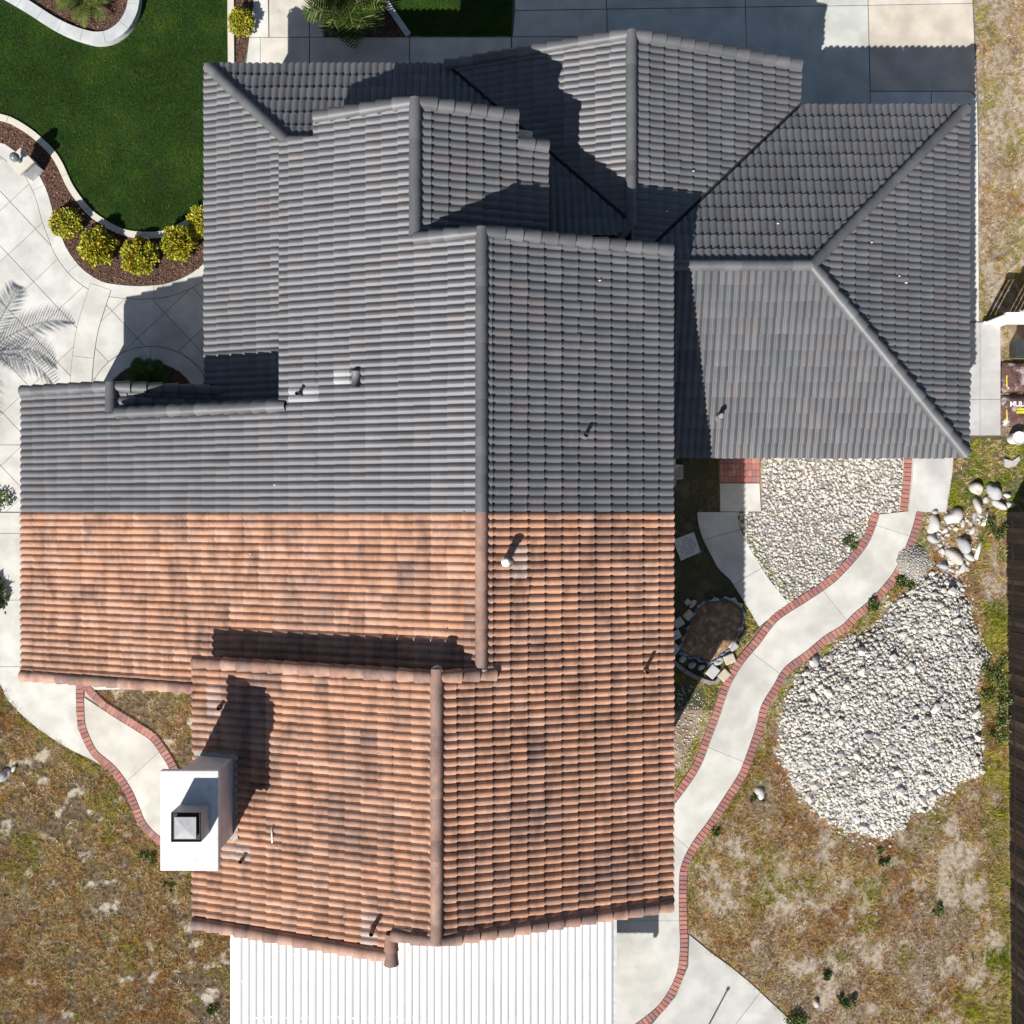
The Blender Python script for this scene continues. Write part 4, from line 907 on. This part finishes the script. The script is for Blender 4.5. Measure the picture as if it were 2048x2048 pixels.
# bucket
bk = empty('bucket', P(2024, 878)); tag(bk, 'white plastic bucket standing below the mulch bags', 'bucket')
lathe('bucket_body', [(.14, 0), (.165, .34), (.178, .345), (.178, .375), (.165, .375), (.16, .35), (.13, .02)], M['white'], bk, 24)
lathe('bucket_lid', [(.155, .34), (.155, .362), (.14, .355), (.02, .356)], M['white'], bk, 24)
# flagstone piece
V = PL([(2007, 918), (2022, 922), (2036, 913), (2038, 920), (2029, 932), (2014, 936), (2007, 932)]); fs = sheet('flagstone', V, .07, 'stone', th=.07); del fs['kind']; set_cols(fs.data, [(.45, .44, .43)] * len(fs.data.vertices)); tag(fs, 'pale broken flagstone lying in the grass below the bucket', 'flagstone')
# neighbour's pale wall, right edge
nw = empty('block_wall'); tag(nw, 'pale block wall along the right edge beyond the dry strip', 'wall')
for k in range(18):
    y = P(0, -30 + 38 * k).y; box('block', (P(2060, 0).x, y - .26, .5), (.2, .505, 1.0), M['curb'] if k > 2 else M['brick'], nw)
    if k <= 2: set_cols(nw.children[-1].data, [(.42, .25, .22)] * len(nw.children[-1].data.vertices))
# tub under the eave
tb = empty('tub', P(1335, 945)); tag(tb, 'off-white rounded tub half hidden under the grey eave', 'tub')
bm = bmesh.new(); box_bm(bm, 0, 0, .2, .72, .78, .4); bmesh.ops.bevel(bm, geom=[e for e in bm.edges if abs(e.verts[0].co.z - e.verts[1].co.z) > .1], offset=.2, segments=6, affect='EDGES')
bm.normal_update(); tf = [f for f in bm.faces if f.normal.z > .9]; bmesh.ops.inset_individual(bm, faces=tf, thickness=.11); bmesh.ops.translate(bm, verts=tf[0].verts[:], vec=(0, 0, -.3)); bm_obj('tub_shell', bm, M['white'], tb)

# ---------------------------------------------------------------- wooden fence, right side of the rear yard
fe = empty('wooden_fence', (13.5, -7, 0)); tag(fe, 'dark weathered vertical board fence along the right edge of the rear yard', 'fence')
WC = [(.030, .020, .015), (.044, .029, .021), (.016, .012, .010), (.06, .042, .032), (.085, .066, .053)]
def board_mesh(i, w):
    bm = bmesh.new(); box_bm(bm, 0, 0, .95, .022, w, 1.9); me = bpy.data.meshes.new('board'); bm.to_mesh(me); bm.free(); me.materials.append(M['wood']); set_cols(me, [WC[i]] * len(me.vertices)); return me
BM = [board_mesh(i % 5, .132) for i in range(5)]
y = -.08
while y > -14.6:
    o = bpy.data.objects.new('board', random.choice(BM[:3] * 3 + BM)); xx = 13.5 + (-y) * .010; o.location = (xx - 13.5 + random.uniform(-.006, .006), y + 7, random.uniform(.02, .06)); o.rotation_euler = (random.uniform(-.01, .01), random.uniform(-.008, .008), random.uniform(-.03, .03)); link(o, fe); y -= .140
for z in (.35, 1.0, 1.65): 
    r_ = box('rail', (.075, -.35, z), (.04, 14.4, .09), M['wood'], fe, rot=R(.55)); set_cols(r_.data, [WC[0]] * len(r_.data.vertices))
for k in range(7): 
    r_ = box('post', (.15 + .02 * k, 6.7 - 2.3 * k, .95), (.09, .09, 1.9), M['wood'], fe); set_cols(r_.data, [WC[1]] * len(r_.data.vertices))

# ---------------------------------------------------------------- stones
RM = [rock_mesh('stone', 1, s, random.uniform(.5, .75), .3, STONE_COLS[s % 8]) for s in range(24)]
BCOL = [(.48, .47, .455), (.41, .41, .41), (.54, .53, .51), (.46, .44, .40), (.37, .38, .39), (.50, .48, .44)]
RB = [rock_mesh('boulder', 3, 50 + s, random.uniform(.6, .8), .62, BCOL[s % 6]) for s in range(12)]
heap_poly = PL([(1894, 1146), (1928, 1167), (1934, 1215), (1955, 1262), (1971, 1321), (1950, 1374), (1960, 1430), (1957, 1488), (1960, 1536), (1904, 1576), (1870, 1608), (1828, 1621), (1798, 1658), (1775, 1682), (1732, 1674), (1684, 1653), (1642, 1623), (1602, 1589), (1576, 1552), (1562, 1475), (1562, 1422), (1576, 1374), (1623, 1329), (1669, 1300), (1700, 1270), (1767, 1225), (1775, 1204), (1801, 1188), (1828, 1167), (1854, 1149)])
_e = smooth_line(heap_poly, .16, True); _c = _e.mean(0); _r = rng.normal(0, .055, len(_e)) + .22 * (vnoise(_e[:, 0], _e[:, 1], 2.2, 77) - .5)
heap_poly = [tuple(p) for p in _e + (_e - _c) / np.linalg.norm(_e - _c, axis=1)[:, None] * _r[:, None]]
hp = np.array(heap_poly)
def edge_dist(x, y, poly):
    d = np.full(len(x), 1e9); n = len(poly)
    for i in range(n):
        a, b = np.array(poly[i]), np.array(poly[(i + 1) % n]); ab = b - a; t = np.clip(((x - a[0]) * ab[0] + (y - a[1]) * ab[1]) / (ab @ ab), 0, 1)
        d = np.minimum(d, np.hypot(x - a[0] - t * ab[0], y - a[1] - t * ab[1]))
    return d
def heap_z(x, y): return .38 * (1 - np.exp(-edge_dist(x, y, heap_poly) * 1.1)) + .16 * fbm(x, y, .9, 4) * np.clip(edge_dist(x, y, heap_poly), 0, 1)
rp = empty('rock_pile', P(1770, 1420)); tag(rp, 'wide heap of pale river rocks and gravel between the brick path and the fence', 'rock pile'); rp.location = (0, 0, 0)
gx, gy = np.meshgrid(np.linspace(hp[:, 0].min(), hp[:, 0].max(), 60), np.linspace(hp[:, 1].min(), hp[:, 1].max(), 70)); fx_, fy_ = gx.ravel(), gy.ravel()
ins = in_poly(fx_, fy_, heap_poly); zz = np.where(ins, heap_z(fx_, fy_) - .01, -.05); V = np.stack([fx_, fy_, zz], 1); Q = [(j * 60 + i, j * 60 + i + 1, j * 60 + i + 61, j * 60 + i + 60) for j in range(69) for i in range(59)]
Q = [q for q in Q if any(ins[list(q)])]; mesh_obj('gravel_mound', V, Q, M['gravelbase'], rp, True)
p = pts_in([heap_poly], 760); keepm = (fbm(p[:, 0], p[:, 1], 1.1, 8) + rng.uniform(-.25, .25, len(p))) > .28; p = p[keepm]
stone_field('small_stones', p, heap_z(p[:, 0], p[:, 1]), (.014, .072), rp, pw=2.4)
ctr = hp.mean(0); big = [tuple(ctr + (q - ctr) * 1.07 + rng.normal(0, .06, 2)) for q in hp]
p = pts_in([big, [tuple(ctr + (q - ctr) * 1.03) for q in hp]], 110, [heap_poly]); stone_field('stray_stones', p, np.zeros(len(p)), (.012, .06), rp, pw=2.0)
cnt = 0; placed = []
cand = pts_in([heap_poly], 60); den = fbm(cand[:, 0], cand[:, 1], .7, 21)
for (x, y), f in zip(cand, den):
    if cnt >= 300: break
    if f + random.uniform(-.2, .2) < .42: continue
    s = random.choice((.05, .06, .07, .08, .09, .11, .14)) * random.uniform(.85, 1.15)
    if random.random() < .05: s *= 1.4
    if any((x - a) ** 2 + (y - b) ** 2 < (s + c) ** 2 * .62 for a, b, c in placed): continue
    placed.append((x, y, s)); cnt += 1
    o = bpy.data.objects.new('stone', random.choice(RM)); z = float(heap_z(np.array([x]), np.array([y]))[0]); o.location = (x, y, z + s * .3); o.scale = (s, s, s * random.uniform(.8, 1.2))
    o.rotation_euler = (random.uniform(-.5, .5), random.uniform(-.5, .5), random.uniform(0, 6.3)); link(o, rp)
# gravel beds
g1 = sheet_g1 = None
ga = pts_in([gb1], 420); stone_field('gravel', ga, np.full(len(ga), .015), (.015, .07), None, 'grey gravel filling the bed below the grey hip roof', 'gravel', pw=1.6)
gb = pts_in([gb2], 620); stone_field('gravel', gb, np.full(len(gb), .015), (.012, .06), None, 'pale gravel filling the wedge between the white path and brick path', 'gravel', pw=2.2)
gc = pts_in([PL([(1345, 1370), (1395, 1372), (1408, 1400), (1405, 1440), (1380, 1520), (1345, 1570)])], 300); stone_field('gravel', gc, np.full(len(gc), .005), (.008, .035), None, 'fine gravel patch between the terracotta eave and the brick path', 'gravel')
# pale gravel mound beside the path
mp = P(1823, 1124); mo = empty('gravel_heap', mp); tag(mo, 'small pale gravel heap spilling onto the garden path', 'gravel heap')
n = 1500; a = rng.uniform(0, 2 * np.pi, n); rr = .50 * np.sqrt(rng.random(n)); q = np.stack([rr * np.cos(a), rr * np.sin(a)], 1)
stone_field('heap_gravel', q, .24 * np.cos(rr / .5 * 1.5), (.007, .022), mo, pw=1.5); lathe('heap_core', [(.5, 0), (.4, .07), (.25, .17), (.1, .22), (.01, .235)], M['gravelbase'], mo, 20)
# boulders
BO = [(1865, 1049, .17, 'upright oval boulder at the left of the boulder cluster by the path'), (1871, 1077, .19, 'large tilted boulder beside the gravel heap'), (1900, 1036, .21, 'biggest pale boulder at the top of the cluster'), (1870, 1026, .12, 'small round boulder at the top left of the cluster'), (1927, 1082, .20, 'broad boulder with a split grey face in the cluster'), (1926, 1048, .10, 'small round white rock near the top of the cluster'), (1946, 1061, .11, 'small tan rock at the right of the cluster'), (1941, 1046, .07, 'tiny pale rock above the tan rock in the cluster'), (1885, 1102, .10, 'small pale rock between the gravel heap and the lower boulders'), (1906, 1114, .19, 'tall egg-shaped boulder at the lower end of the cluster'), (1887, 1131, .14, 'narrow boulder left of the egg-shaped boulder'), (1924, 1137, .13, 'squat boulder at the bottom right of the cluster'), (1937, 1112, .12, 'flat sandy rock right of the egg-shaped boulder'), (1950, 1033, .10, 'flat pale rock at the top right of the cluster'), (1893, 1070, .07, 'small tan rock in the middle of the cluster')]
BO2 = [(1954, 977, .21, 'large grey boulder below the corner of the grey hip roof'), (1987, 976, .2, 'oval boulder right of the large grey one below the hip roof'), (1956, 1013, .2, 'boulder just above the seam near the garden path'), (1995, 1010, .16, 'pale boulder at the grass edge near the seam'), (1971, 1000, .09, 'small rock between the boulders below the hip roof'), (2013, 992, .10, 'pinkish rock at the edge of the bright grass'), (2021, 1008, .10, 'white rock lying in the bright grass')]
BO3 = [(1632, 1322, .17, 'tan boulder on the grass edge of the brick path by the rock heap'), (1683, 1322, .17, 'pale boulder at the upper left of the rock heap'), (1711, 1320, .15, 'flat pale boulder next to the upper left heap boulder'), (1655, 1343, .13, 'boulder on the left rim of the rock heap'), (1522, 1591, .16, 'round white rock alone in the dry yard by the path'), (1632, 2008, .13, 'white rock near the right patio corner'), (12, 1549, .17, 'white boulder at the left edge of the dry yard'), (28, 1536, .09, 'small white rock beside the left edge boulder'), (1840, 1618, .13, 'white rock at the lower tip of the rock heap'), (1782, 1644, .08, 'round white stone at the bottom of the gravel'), (1480, 1258, .09, 'small white rock on the right rim of the muddy pond')]
for i, (px, py, s, lab) in enumerate(BO + BO2 + BO3):
    o = bpy.data.objects.new('boulder', RB[i % 12]); s *= 1.08; o.location = P(px, py, s * .3); o.scale = (s * random.uniform(.9, 1.2), s * random.uniform(.75, 1.0), s); o.rotation_euler = (random.uniform(-.3, .3), random.uniform(-.3, .3), random.uniform(0, 6.3)); link(o)
    tag(o, lab, 'boulder', 'boulders by the fence' if i < len(BO) else ('boulders below the hip roof' if i < len(BO) + len(BO2) else 'loose rocks in the yard'))

cs = pts_in([PL([(1858, 1024), (1965, 1024), (1955, 1075), (1935, 1150), (1890, 1150), (1870, 1100), (1850, 1060)])], 150); stone_field('cobbles', cs, np.full(len(cs), .0), (.02, .085), None, 'small pale cobbles lying among the boulders by the fence', 'cobbles', pw=1.8)
for sl, px, py in ((R3R, 1382, 345), (R3R, 1330, 425), (HRp, 1738, 487), (HRp, 1793, 554), (HRp, 1807, 567), (Rp, 1196, 563), (HTp, 1554, 452), (Lp, 554, 970)):
    b = sl.hit(px, py); o = bpy.data.objects.new('bird_dropping', RM[7]); o.location = b + sl.n * .10; s_ = random.uniform(.018, .032); o.scale = (s_ * 1.3, s_, s_ * .3); link(o, gh)
for sl, px, py in ((Lp, 505, 1107), (Lp, 868, 1063), (RLp, 693, 1830), (RLp, 558, 1692), (Lp, 740, 1180)):
    b = sl.hit(px, py); o = bpy.data.objects.new('bird_dropping', RM[7]); o.location = b + sl.n * .10; s_ = random.uniform(.014, .026); o.scale = (s_ * 1.3, s_, s_ * .3); link(o, th_)
# ---------------------------------------------------------------- muddy pond
pond = PL([(1395, 1220), (1408, 1206), (1437, 1201), (1461, 1201), (1480, 1215), (1485, 1236), (1477, 1262), (1461, 1292), (1440, 1308), (1422, 1322), (1395, 1315), (1368, 1305), (1363, 1292), (1376, 1257)])
pp = smooth_line(pond, .06, True); cx, cy = pp.mean(0)
pd = empty('pond', (cx, cy, 0)); tag(pd, 'small oval pond full of brown mud in a crumpled blue liner', 'pond')
def ringpts(sc): return [(cx + (x - cx) * sc, cy + (y - cy) * sc) for x, y in pp]
n = len(pp); V = []; Fc = []
for k, (sc, z) in enumerate(((1.0, .06), (.9, .11), (.7, .16), (.45, .19), (.2, .20))):
    for i, (x, y) in enumerate(ringpts(sc)): V.append((x - cx, y - cy, z + .06 * (fbm(np.array([x]), np.array([y]), 4, 6)[0] - .5) * (k > 0)))
V.append((0, 0, .2))
for k in range(4): Fc += [(k * n + i, k * n + (i + 1) % n, (k + 1) * n + (i + 1) % n, (k + 1) * n + i) for i in range(n)]
Fc += [(4 * n + i, 4 * n + (i + 1) % n, 5 * n) for i in range(n)]
mesh_obj('mud', V, Fc, M['mud'], pd, True)
V = []; Fc = []
for i in range(n):
    x, y = pp[i]; dx, dy = x - cx, y - cy; w = 1 + .035 * math.sin(i * 1.7) + .03 * random.random(); zz = .13 + .03 * math.sin(i * 2.3) + random.uniform(-.01, .015)
    V += [(dx * .99, dy * .99, .05), (dx * 1.015 * w, dy * 1.015 * w, zz), (dx * 1.05 * w, dy * 1.05 * w, zz * .6), (dx * 1.08 * w, dy * 1.08 * w, .006)]
for i in range(n):
    j = (i + 1) % n
    for e in range(3): Fc.append((4 * i + e, 4 * j + e, 4 * j + e + 1, 4 * i + e + 1))
mesh_obj('pond_liner', V, Fc, M['blue'], pd, True)
PS = [(1366, 1318, .16, 0), (1384, 1330, .15, 0), (1402, 1334, .12, 0), (1439, 1322, .16, 0), (1425, 1343, .19, 1), (1448, 1350, .17, 1), (1459, 1318, .17, 1), (1466, 1292, .14, 1), (1377, 1230, .15, 1), (1357, 1245, .16, 1), (1351, 1270, .16, 1), (1349, 1298, .16, 1), (1386, 1209, .12, 0), (1375, 1204, .09, 1)]
PSL = ['rounded white stone at the lower left rim of the muddy pond', 'rounded white stone second along the lower pond rim', 'small white stone in the middle of the lower pond rim', 'white stone under the lower tip of the pond', 'square cream paver below the pond tip', 'grey square paver by the brick border under the pond', 'cream paver between pond and brick border', 'grey paver on the right rim of the pond', 'tan square stone on the upper left rim of the pond', 'grey square stone left of the pond, upper of three', 'grey square stone left of the pond, middle of three', 'grey square stone left of the pond, lowest of three', 'rounded stone at the upper left rim of the pond', 'slim pale stone at the top left of the pond']
for (px, py, s, sq), lab in zip(PS, PSL):
    if sq:
        bm = bmesh.new(); box_bm(bm, 0, 0, 0, s * 1.75, s * 1.5, .10, 0, .025); me = bpy.data.meshes.new('edging_stone'); bm.to_mesh(me); bm.free(); me.materials.append(M['stone']); set_cols(me, [random.choice([(.5, .45, .36), (.45, .45, .45), (.42, .41, .40)])] * len(me.vertices))
    else: me = random.choice(RB)
    o = bpy.data.objects.new('edging_stone', me); o.location = P(px, py, .06); o.rotation_euler.z = random.uniform(.3, .9); 
    if not sq: o.scale = (s * .85, s * .75, s * .7)
    link(o); tag(o, lab, 'stone', 'stones edging the muddy pond')
tL = smooth_line(PL([(1336, 1312), (1352, 1328), (1375, 1345), (1400, 1358), (1428, 1366), (1440, 1352)]), .08)
te = empty('timber_edging'); tag(te, 'curved grey timber edging below the stones of the pond', 'edging'); strip_pieces(te, tL, .11, .10, .1, 'rusty', .5, 'timber')
# patterned stepping stone
qs = PL([(1346, 1080), (1387, 1064), (1400, 1104), (1361, 1121)]); ss = empty('stepping_stone'); tag(ss, 'square pale stepping stone with a worn rose pattern close to the terracotta eave', 'stepping stone')
V = [(x, y, .07) for x, y in qs] + [(x, y, 0) for x, y in qs]; o = mesh_obj('stone_slab', V, [(3, 2, 1, 0), (0, 1, 5, 4), (1, 2, 6, 5), (2, 3, 7, 6), (3, 0, 4, 7)], M['stone'], ss); set_cols(o.data, [(.6, .6, .6)] * 8)
sc_ = np.mean(qs, 0)
for r, w in ((.06, .02), (.12, .022), (.185, .03)):
    V = []; Fc = []
    for k in range(24):
        a = k / 24 * 2 * math.pi; rr = r * (1 + .15 * math.sin(5 * a)); V += [(sc_[0] + rr * math.cos(a), sc_[1] + rr * math.sin(a), .0745), (sc_[0] + (rr + w) * math.cos(a), sc_[1] + (rr + w) * math.sin(a), .0745)]
    for k in range(24):
        if random.random() < .75: j = (k + 1) % 24; Fc.append((2 * k, 2 * k + 1, 2 * j + 1, 2 * j))
    o = mesh_obj('carved_line', V, Fc, M['stone'], ss); set_cols(o.data, [(.33, .33, .34)] * 48)
# white pipes by the fence
for a, b, lab in (((1975, 1024), (1966, 1052), 'silvery white pipe piece near the fence at the seam'), ((1962, 1082), (1951, 1118), 'white plastic pipe piece below the boulders by the fence')):
    o = tube('pipe', P(*a, .06), P(*b, .06), .055, M['white'], None, 12); tag(o, lab, 'pipe')
# twig on the terracotta roof
b = RLp.hit(546, 1650); c = RLp.hit(547, 1682); o = tube('stick', b + Vector((0, 0, .12)), c + Vector((0, 0, .11)), .018, M['white'], None, 7); tag(o, 'short pale stick lying on the terracotta tiles', 'stick')
# pole beyond the lower edge whose shadow falls on the patio
tip = P(1455, 1977); hgt = 2.3; ln = hgt / math.tan(SUN_EL); bx_, by_ = tip.x - ln * math.cos(SUN_AZ), tip.y - ln * math.sin(SUN_AZ)
pe = empty('pole', (bx_, by_, 0)); tag(pe, 'thin metal pole beyond the lower edge casting a line of shadow on the patio', 'pole'); tube('shaft', (0, 0, 0), (0, 0, hgt), .022, M['metalgrey'], pe, 10); lathe('finial', [(.02, hgt), (.045, hgt + .03), (.045, hgt + .07), (.01, hgt + .1)], M['metalgrey'], pe, 12)

# ================================================================ DRY GRASS AND WEEDS
def thin(p, scale, seed, lo): return p[(fbm(p[:, 0], p[:, 1], scale, seed) + rng.uniform(-.14, .14, len(p))) > lo]
def tufts(name, pts, nb, spread, ln, wd, colfn, lean=(25, 85), z=0., label=None, cat=None):
    """Grass in tufts: every tuft has its own colour, its blades fan out of one spot."""
    n = len(pts); C = colfn(pts[:, 0], pts[:, 1]); size = rng.uniform(.6, 1.35, n)
    P2 = np.repeat(pts, nb, 0); S2 = np.repeat(size, nb); N = n * nb
    a = rng.uniform(0, 2 * np.pi, N); r0 = spread * np.sqrt(rng.random(N)) * S2; d = np.stack([np.cos(a), np.sin(a)], 1)
    B = np.concatenate([P2 + d * r0[:, None], np.full((N, 1), z)], 1); a2 = a + rng.normal(0, .9, N); d2 = np.stack([np.cos(a2), np.sin(a2)], 1); p = np.stack([-d2[:, 1], d2[:, 0]], 1)
    le = rng.uniform(*ln, N) * S2; th = np.radians(rng.uniform(*lean, N)); w = rng.uniform(*wd, N)
    V = np.zeros((N, 3, 3)); off = np.concatenate([p * w[:, None], np.zeros((N, 1))], 1); V[:, 0] = B - off; V[:, 1] = B + off
    V[:, 2] = B + np.concatenate([d2 * (le * np.sin(th))[:, None], (le * np.cos(th))[:, None]], 1)
    c = np.repeat(C, nb, 0) * rng.uniform(.55, 1.4, (N, 1))
    o = link(bpy.data.objects.new(name, np_mesh(name, V.reshape(-1, 3), np.arange(3 * N).reshape(-1, 3), np.repeat(c, 3, 0), mat=M['blade']))); tag(o, label, cat, kind='stuff'); return o
STRAW, RUST, BRN, OLV, GRE, PALE, PURP = [np.array(c) for c in ((.48, .36, .18), (.39, .21, .075), (.20, .12, .06), (.31, .255, .055), (.17, .18, .03), (.57, .51, .38), (.33, .24, .18))]
def dry_cols(gr, seed=0):
    def f(x, y):
        n = len(x); u = rng.random(n); g = fbm(x, y, 1.0, 31 + seed) + rng.uniform(-.10, .10, n); b = fbm(x, y, .75, 41 + seed) + rng.uniform(-.10, .10, n); q = fbm(x, y, .9, 47 + seed) + rng.uniform(-.1, .1, n)
        C = np.where((u < .35)[:, None], STRAW, np.where((u < .6)[:, None], RUST, np.where((u < .8)[:, None], BRN, OLV)))
        C = np.where((b > .55)[:, None], np.where((u < .55)[:, None], RUST, BRN), C); C = np.where((q > .60)[:, None], np.where((u < .6)[:, None], PURP, STRAW * .8), C)
        C = np.where((g > gr)[:, None], np.where((u < .6)[:, None], OLV, GRE), C); return np.where((u > .96)[:, None], PALE, C)
    return f
BL = PL([(-40, 1340), (0, 1366), (11, 1392), (32, 1416), (53, 1437), (80, 1459), (111, 1480), (146, 1501), (186, 1522), (215, 1540), (233, 1560), (250, 1588), (263, 1618), (276, 1649), (295, 1673), (317, 1690), (352, 1715), (372, 1600), (540, 1600), (540, 2090), (-40, 2090)])
BL2 = PL([(193, 1382), (214, 1402), (246, 1423), (280, 1444), (315, 1468), (339, 1500), (355, 1527), (368, 1560), (374, 1600), (540, 1600), (540, 1340)])
BRt = [tuple(p) for p in offset_line(brL, .03) if p[1] > P(0, 1868).y] + PL([(1378, 1868), (1419, 1901), (1459, 1930), (1501, 1964), (1536, 1997), (1590, 2047), (1640, 2100), (2016, 2100), (2008, 1024)])
RS = PL([(1947, -20), (2048, -20), (2048, 640), (1958, 640), (1955, 200)]); RS2 = PL([(2003, 650), (2060, 650), (2060, 880), (2003, 880)])
sheet('yard_soil', BL, .004, 'soil_brown'); sheet('yard_soil', BL2, .004, 'soil_brown'); sheet('yard_soil', BRt, .004, 'soil_pale'); sheet('yard_soil', RS, .004, 'soil_pale')
tufts('dry_grass', thin(pts_in([BL], 170), 2.2, 51, .42), 20, .055, (.05, .17), (.003, .008), dry_cols(.69), (25, 85), .004, 'dry brown and olive grass covering the rear yard at the left', 'grass')
tufts('dry_grass', thin(pts_in([BRt], 230, [heap_poly]), 1.7, 52, .44), 16, .05, (.05, .15), (.003, .008), dry_cols(.69, 3), (25, 85), .004, 'sparse dry grass over pale soil in the rear yard at the right', 'grass')
tufts('dry_grass', thin(pts_in([RS, RS2, BL2], 170), 1.9, 53, .42), 15, .05, (.03, .11), (.003, .007), dry_cols(.57, 6), (25, 85), .004, 'dry straw-coloured grass in the narrow strips beside the paving', 'grass')
cl_ = pts_in([BL, BRt, RS], 38, [heap_poly]); stone_field('pebbles', cl_, np.full(len(cl_), .002), (.006, .026), None, 'scattered pale pebbles and clods over the dry yard', 'pebbles', pw=3)
GRN = [(.14, .19, .015), (.25, .27, .02), (.35, .33, .04), (.42, .37, .10), (.08, .13, .015)]
gcol = lambda x, y: np.where((fbm(x, y, 2.0, 66) + rng.uniform(-.2, .2, len(x)) > .60)[:, None], STRAW, np.array(GRN)[gix(x, y)])
gix = lambda x, y: np.clip((fbm(x, y, 1.1, 61) * 6 - 1.2 + rng.uniform(-1, 1, len(x))), 0, 4).astype(int)
FS = PL([(1968, 1024), (2010, 1024), (2014, 1536), (2020, 2090), (1880, 2090), (1905, 1985), (1950, 1950), (1960, 1890), (1985, 1840), (1972, 1760), (1990, 1700), (1955, 1640), (1968, 1560), (1965, 1440), (1978, 1330), (1960, 1250), (1940, 1180)])
pe_ = offset_line(brL, .16); pe_ = pe_[(pe_[:, 1] < P(0, 1040).y) & (pe_[:, 1] > P(0, 1560).y)]
ES = [tuple(p) for p in offset_line(pe_, -.14)] + [tuple(p) for p in offset_line(pe_, .22)[::-1]]
pe2 = offset_line(brL, .08); pe2 = pe2[(pe2[:, 1] < P(0, 1560).y) & (pe2[:, 1] > P(0, 1860).y)]
ES2 = [tuple(p) for p in offset_line(pe2, -.06)] + [tuple(p) for p in offset_line(pe2, .12)[::-1]]
TG = PL([(2004, 885), (2060, 885), (2060, 1024), (2004, 1024)]); TG2 = PL([(1906, 880), (2004, 880), (2004, 1024), (1894, 1024)])
NH = PL([(1475, 1024), (1486, 1024), (1500, 1075), (1535, 1135), (1590, 1190), (1577, 1205), (1536, 1154), (1493, 1083)]); NH2 = PL([(1745, 1024), (1728, 1024), (1718, 1060), (1690, 1095), (1705, 1098), (1727, 1067)])
NB = PL([(1490, 1200), (1515, 1250), (1480, 1305), (1455, 1345), (1436, 1385), (1420, 1435), (1402, 1485), (1380, 1530), (1345, 1585), (1345, 1560), (1395, 1460), (1408, 1400), (1400, 1375), (1345, 1362), (1345, 1330), (1400, 1366), (1440, 1360), (1480, 1260)])
LE = [tuple(p) for p in lwL] + [tuple(p) for p in offset_line(lwL, -.3)[::-1]]
tufts('green_grass', thin(pts_in([FS], 230, [heap_poly]), 1.8, 71, .47), 20, .06, (.08, .24), (.003, .008), gcol, (20, 80), .0, 'yellow-green rough grass along the foot of the wooden fence', 'grass')
tufts('green_grass', pts_in([ES, ES2, NH, NH2, NB, LE], 130), 18, .05, (.05, .13), (.003, .008), gcol, (20, 80), .0, 'green grass tufts edging the brick path and gravel', 'grass')
tufts('green_grass', pts_in([TG, TG2], 150), 18, .05, (.05, .12), (.003, .008), gcol, (20, 80), .006, 'bright green grass below the bucket at the right edge', 'grass')
blades('shade_grass', thin(pts_in([dark1, dark2], 900), 1.5, 81, .40), (.04, .11), (.003, .008), [(.06, .08, .02), (.09, .10, .03), (.05, .06, .02), (.04, .055, .012), (.12, .11, .05)], gix, (35, 82), .006, 'thin grass on the shaded ground beside the house', 'grass')  # blade palette darkened for the shade of the house
# weeds and bushes near the fence
GC = [(.06, .11, .025), (.10, .15, .03), (.045, .08, .02), (.17, .20, .06)]
WD = [(1990, 1390, .42, 'tall bright weed bush against the fence beside the rock heap'), (1985, 1330, .32, 'dark weed bush by the fence at the right bulge of the rock heap'), (1992, 1460, .36, 'leafy weed bush by the fence below the bright one'), (1985, 1055, .30, 'low green weeds by the fence near the white pipes'), (1800, 1170, .26, 'green weed clump below the gravel heap'), (1740, 1215, .22, 'weed clump on the grass edge above the rock heap'), (1590, 2040, .32, 'round green weed beside the right patio corner'), (1762, 1712, .18, 'upright green weed under the tip of the rock heap'), (1512, 1598, .13, 'dark weed beside the round white rock'), (1432, 1664, .14, 'dark weed beside the brick border at the bend'), (1875, 1820, .15, 'green weed in the middle of the bare right yard'), (1655, 1950, .15, 'green weed above the white rock near the patio'), (1690, 2000, .2, 'green weed right of the white rock near the patio'), (338, 1772, .10, 'small dark green weed below the chimney'), (425, 2020, .16, 'dark weed beside the patio cover'), (300, 1710, .18, 'green grass clump at the end of the left brick path'), (1700, 1085, .2, 'weed clump at the edge of the upper gravel wedge'), (1755, 1640, .15, 'green weed growing in the bottom of the gravel')]
for i, (px, py, r, lab) in enumerate(WD): bush('weed', P(px, py), r, int(500 * (r / .25)), (.03, .075), GC, lab, 'weed', 'weeds in the rear yard', .75, 100 + i, 3)
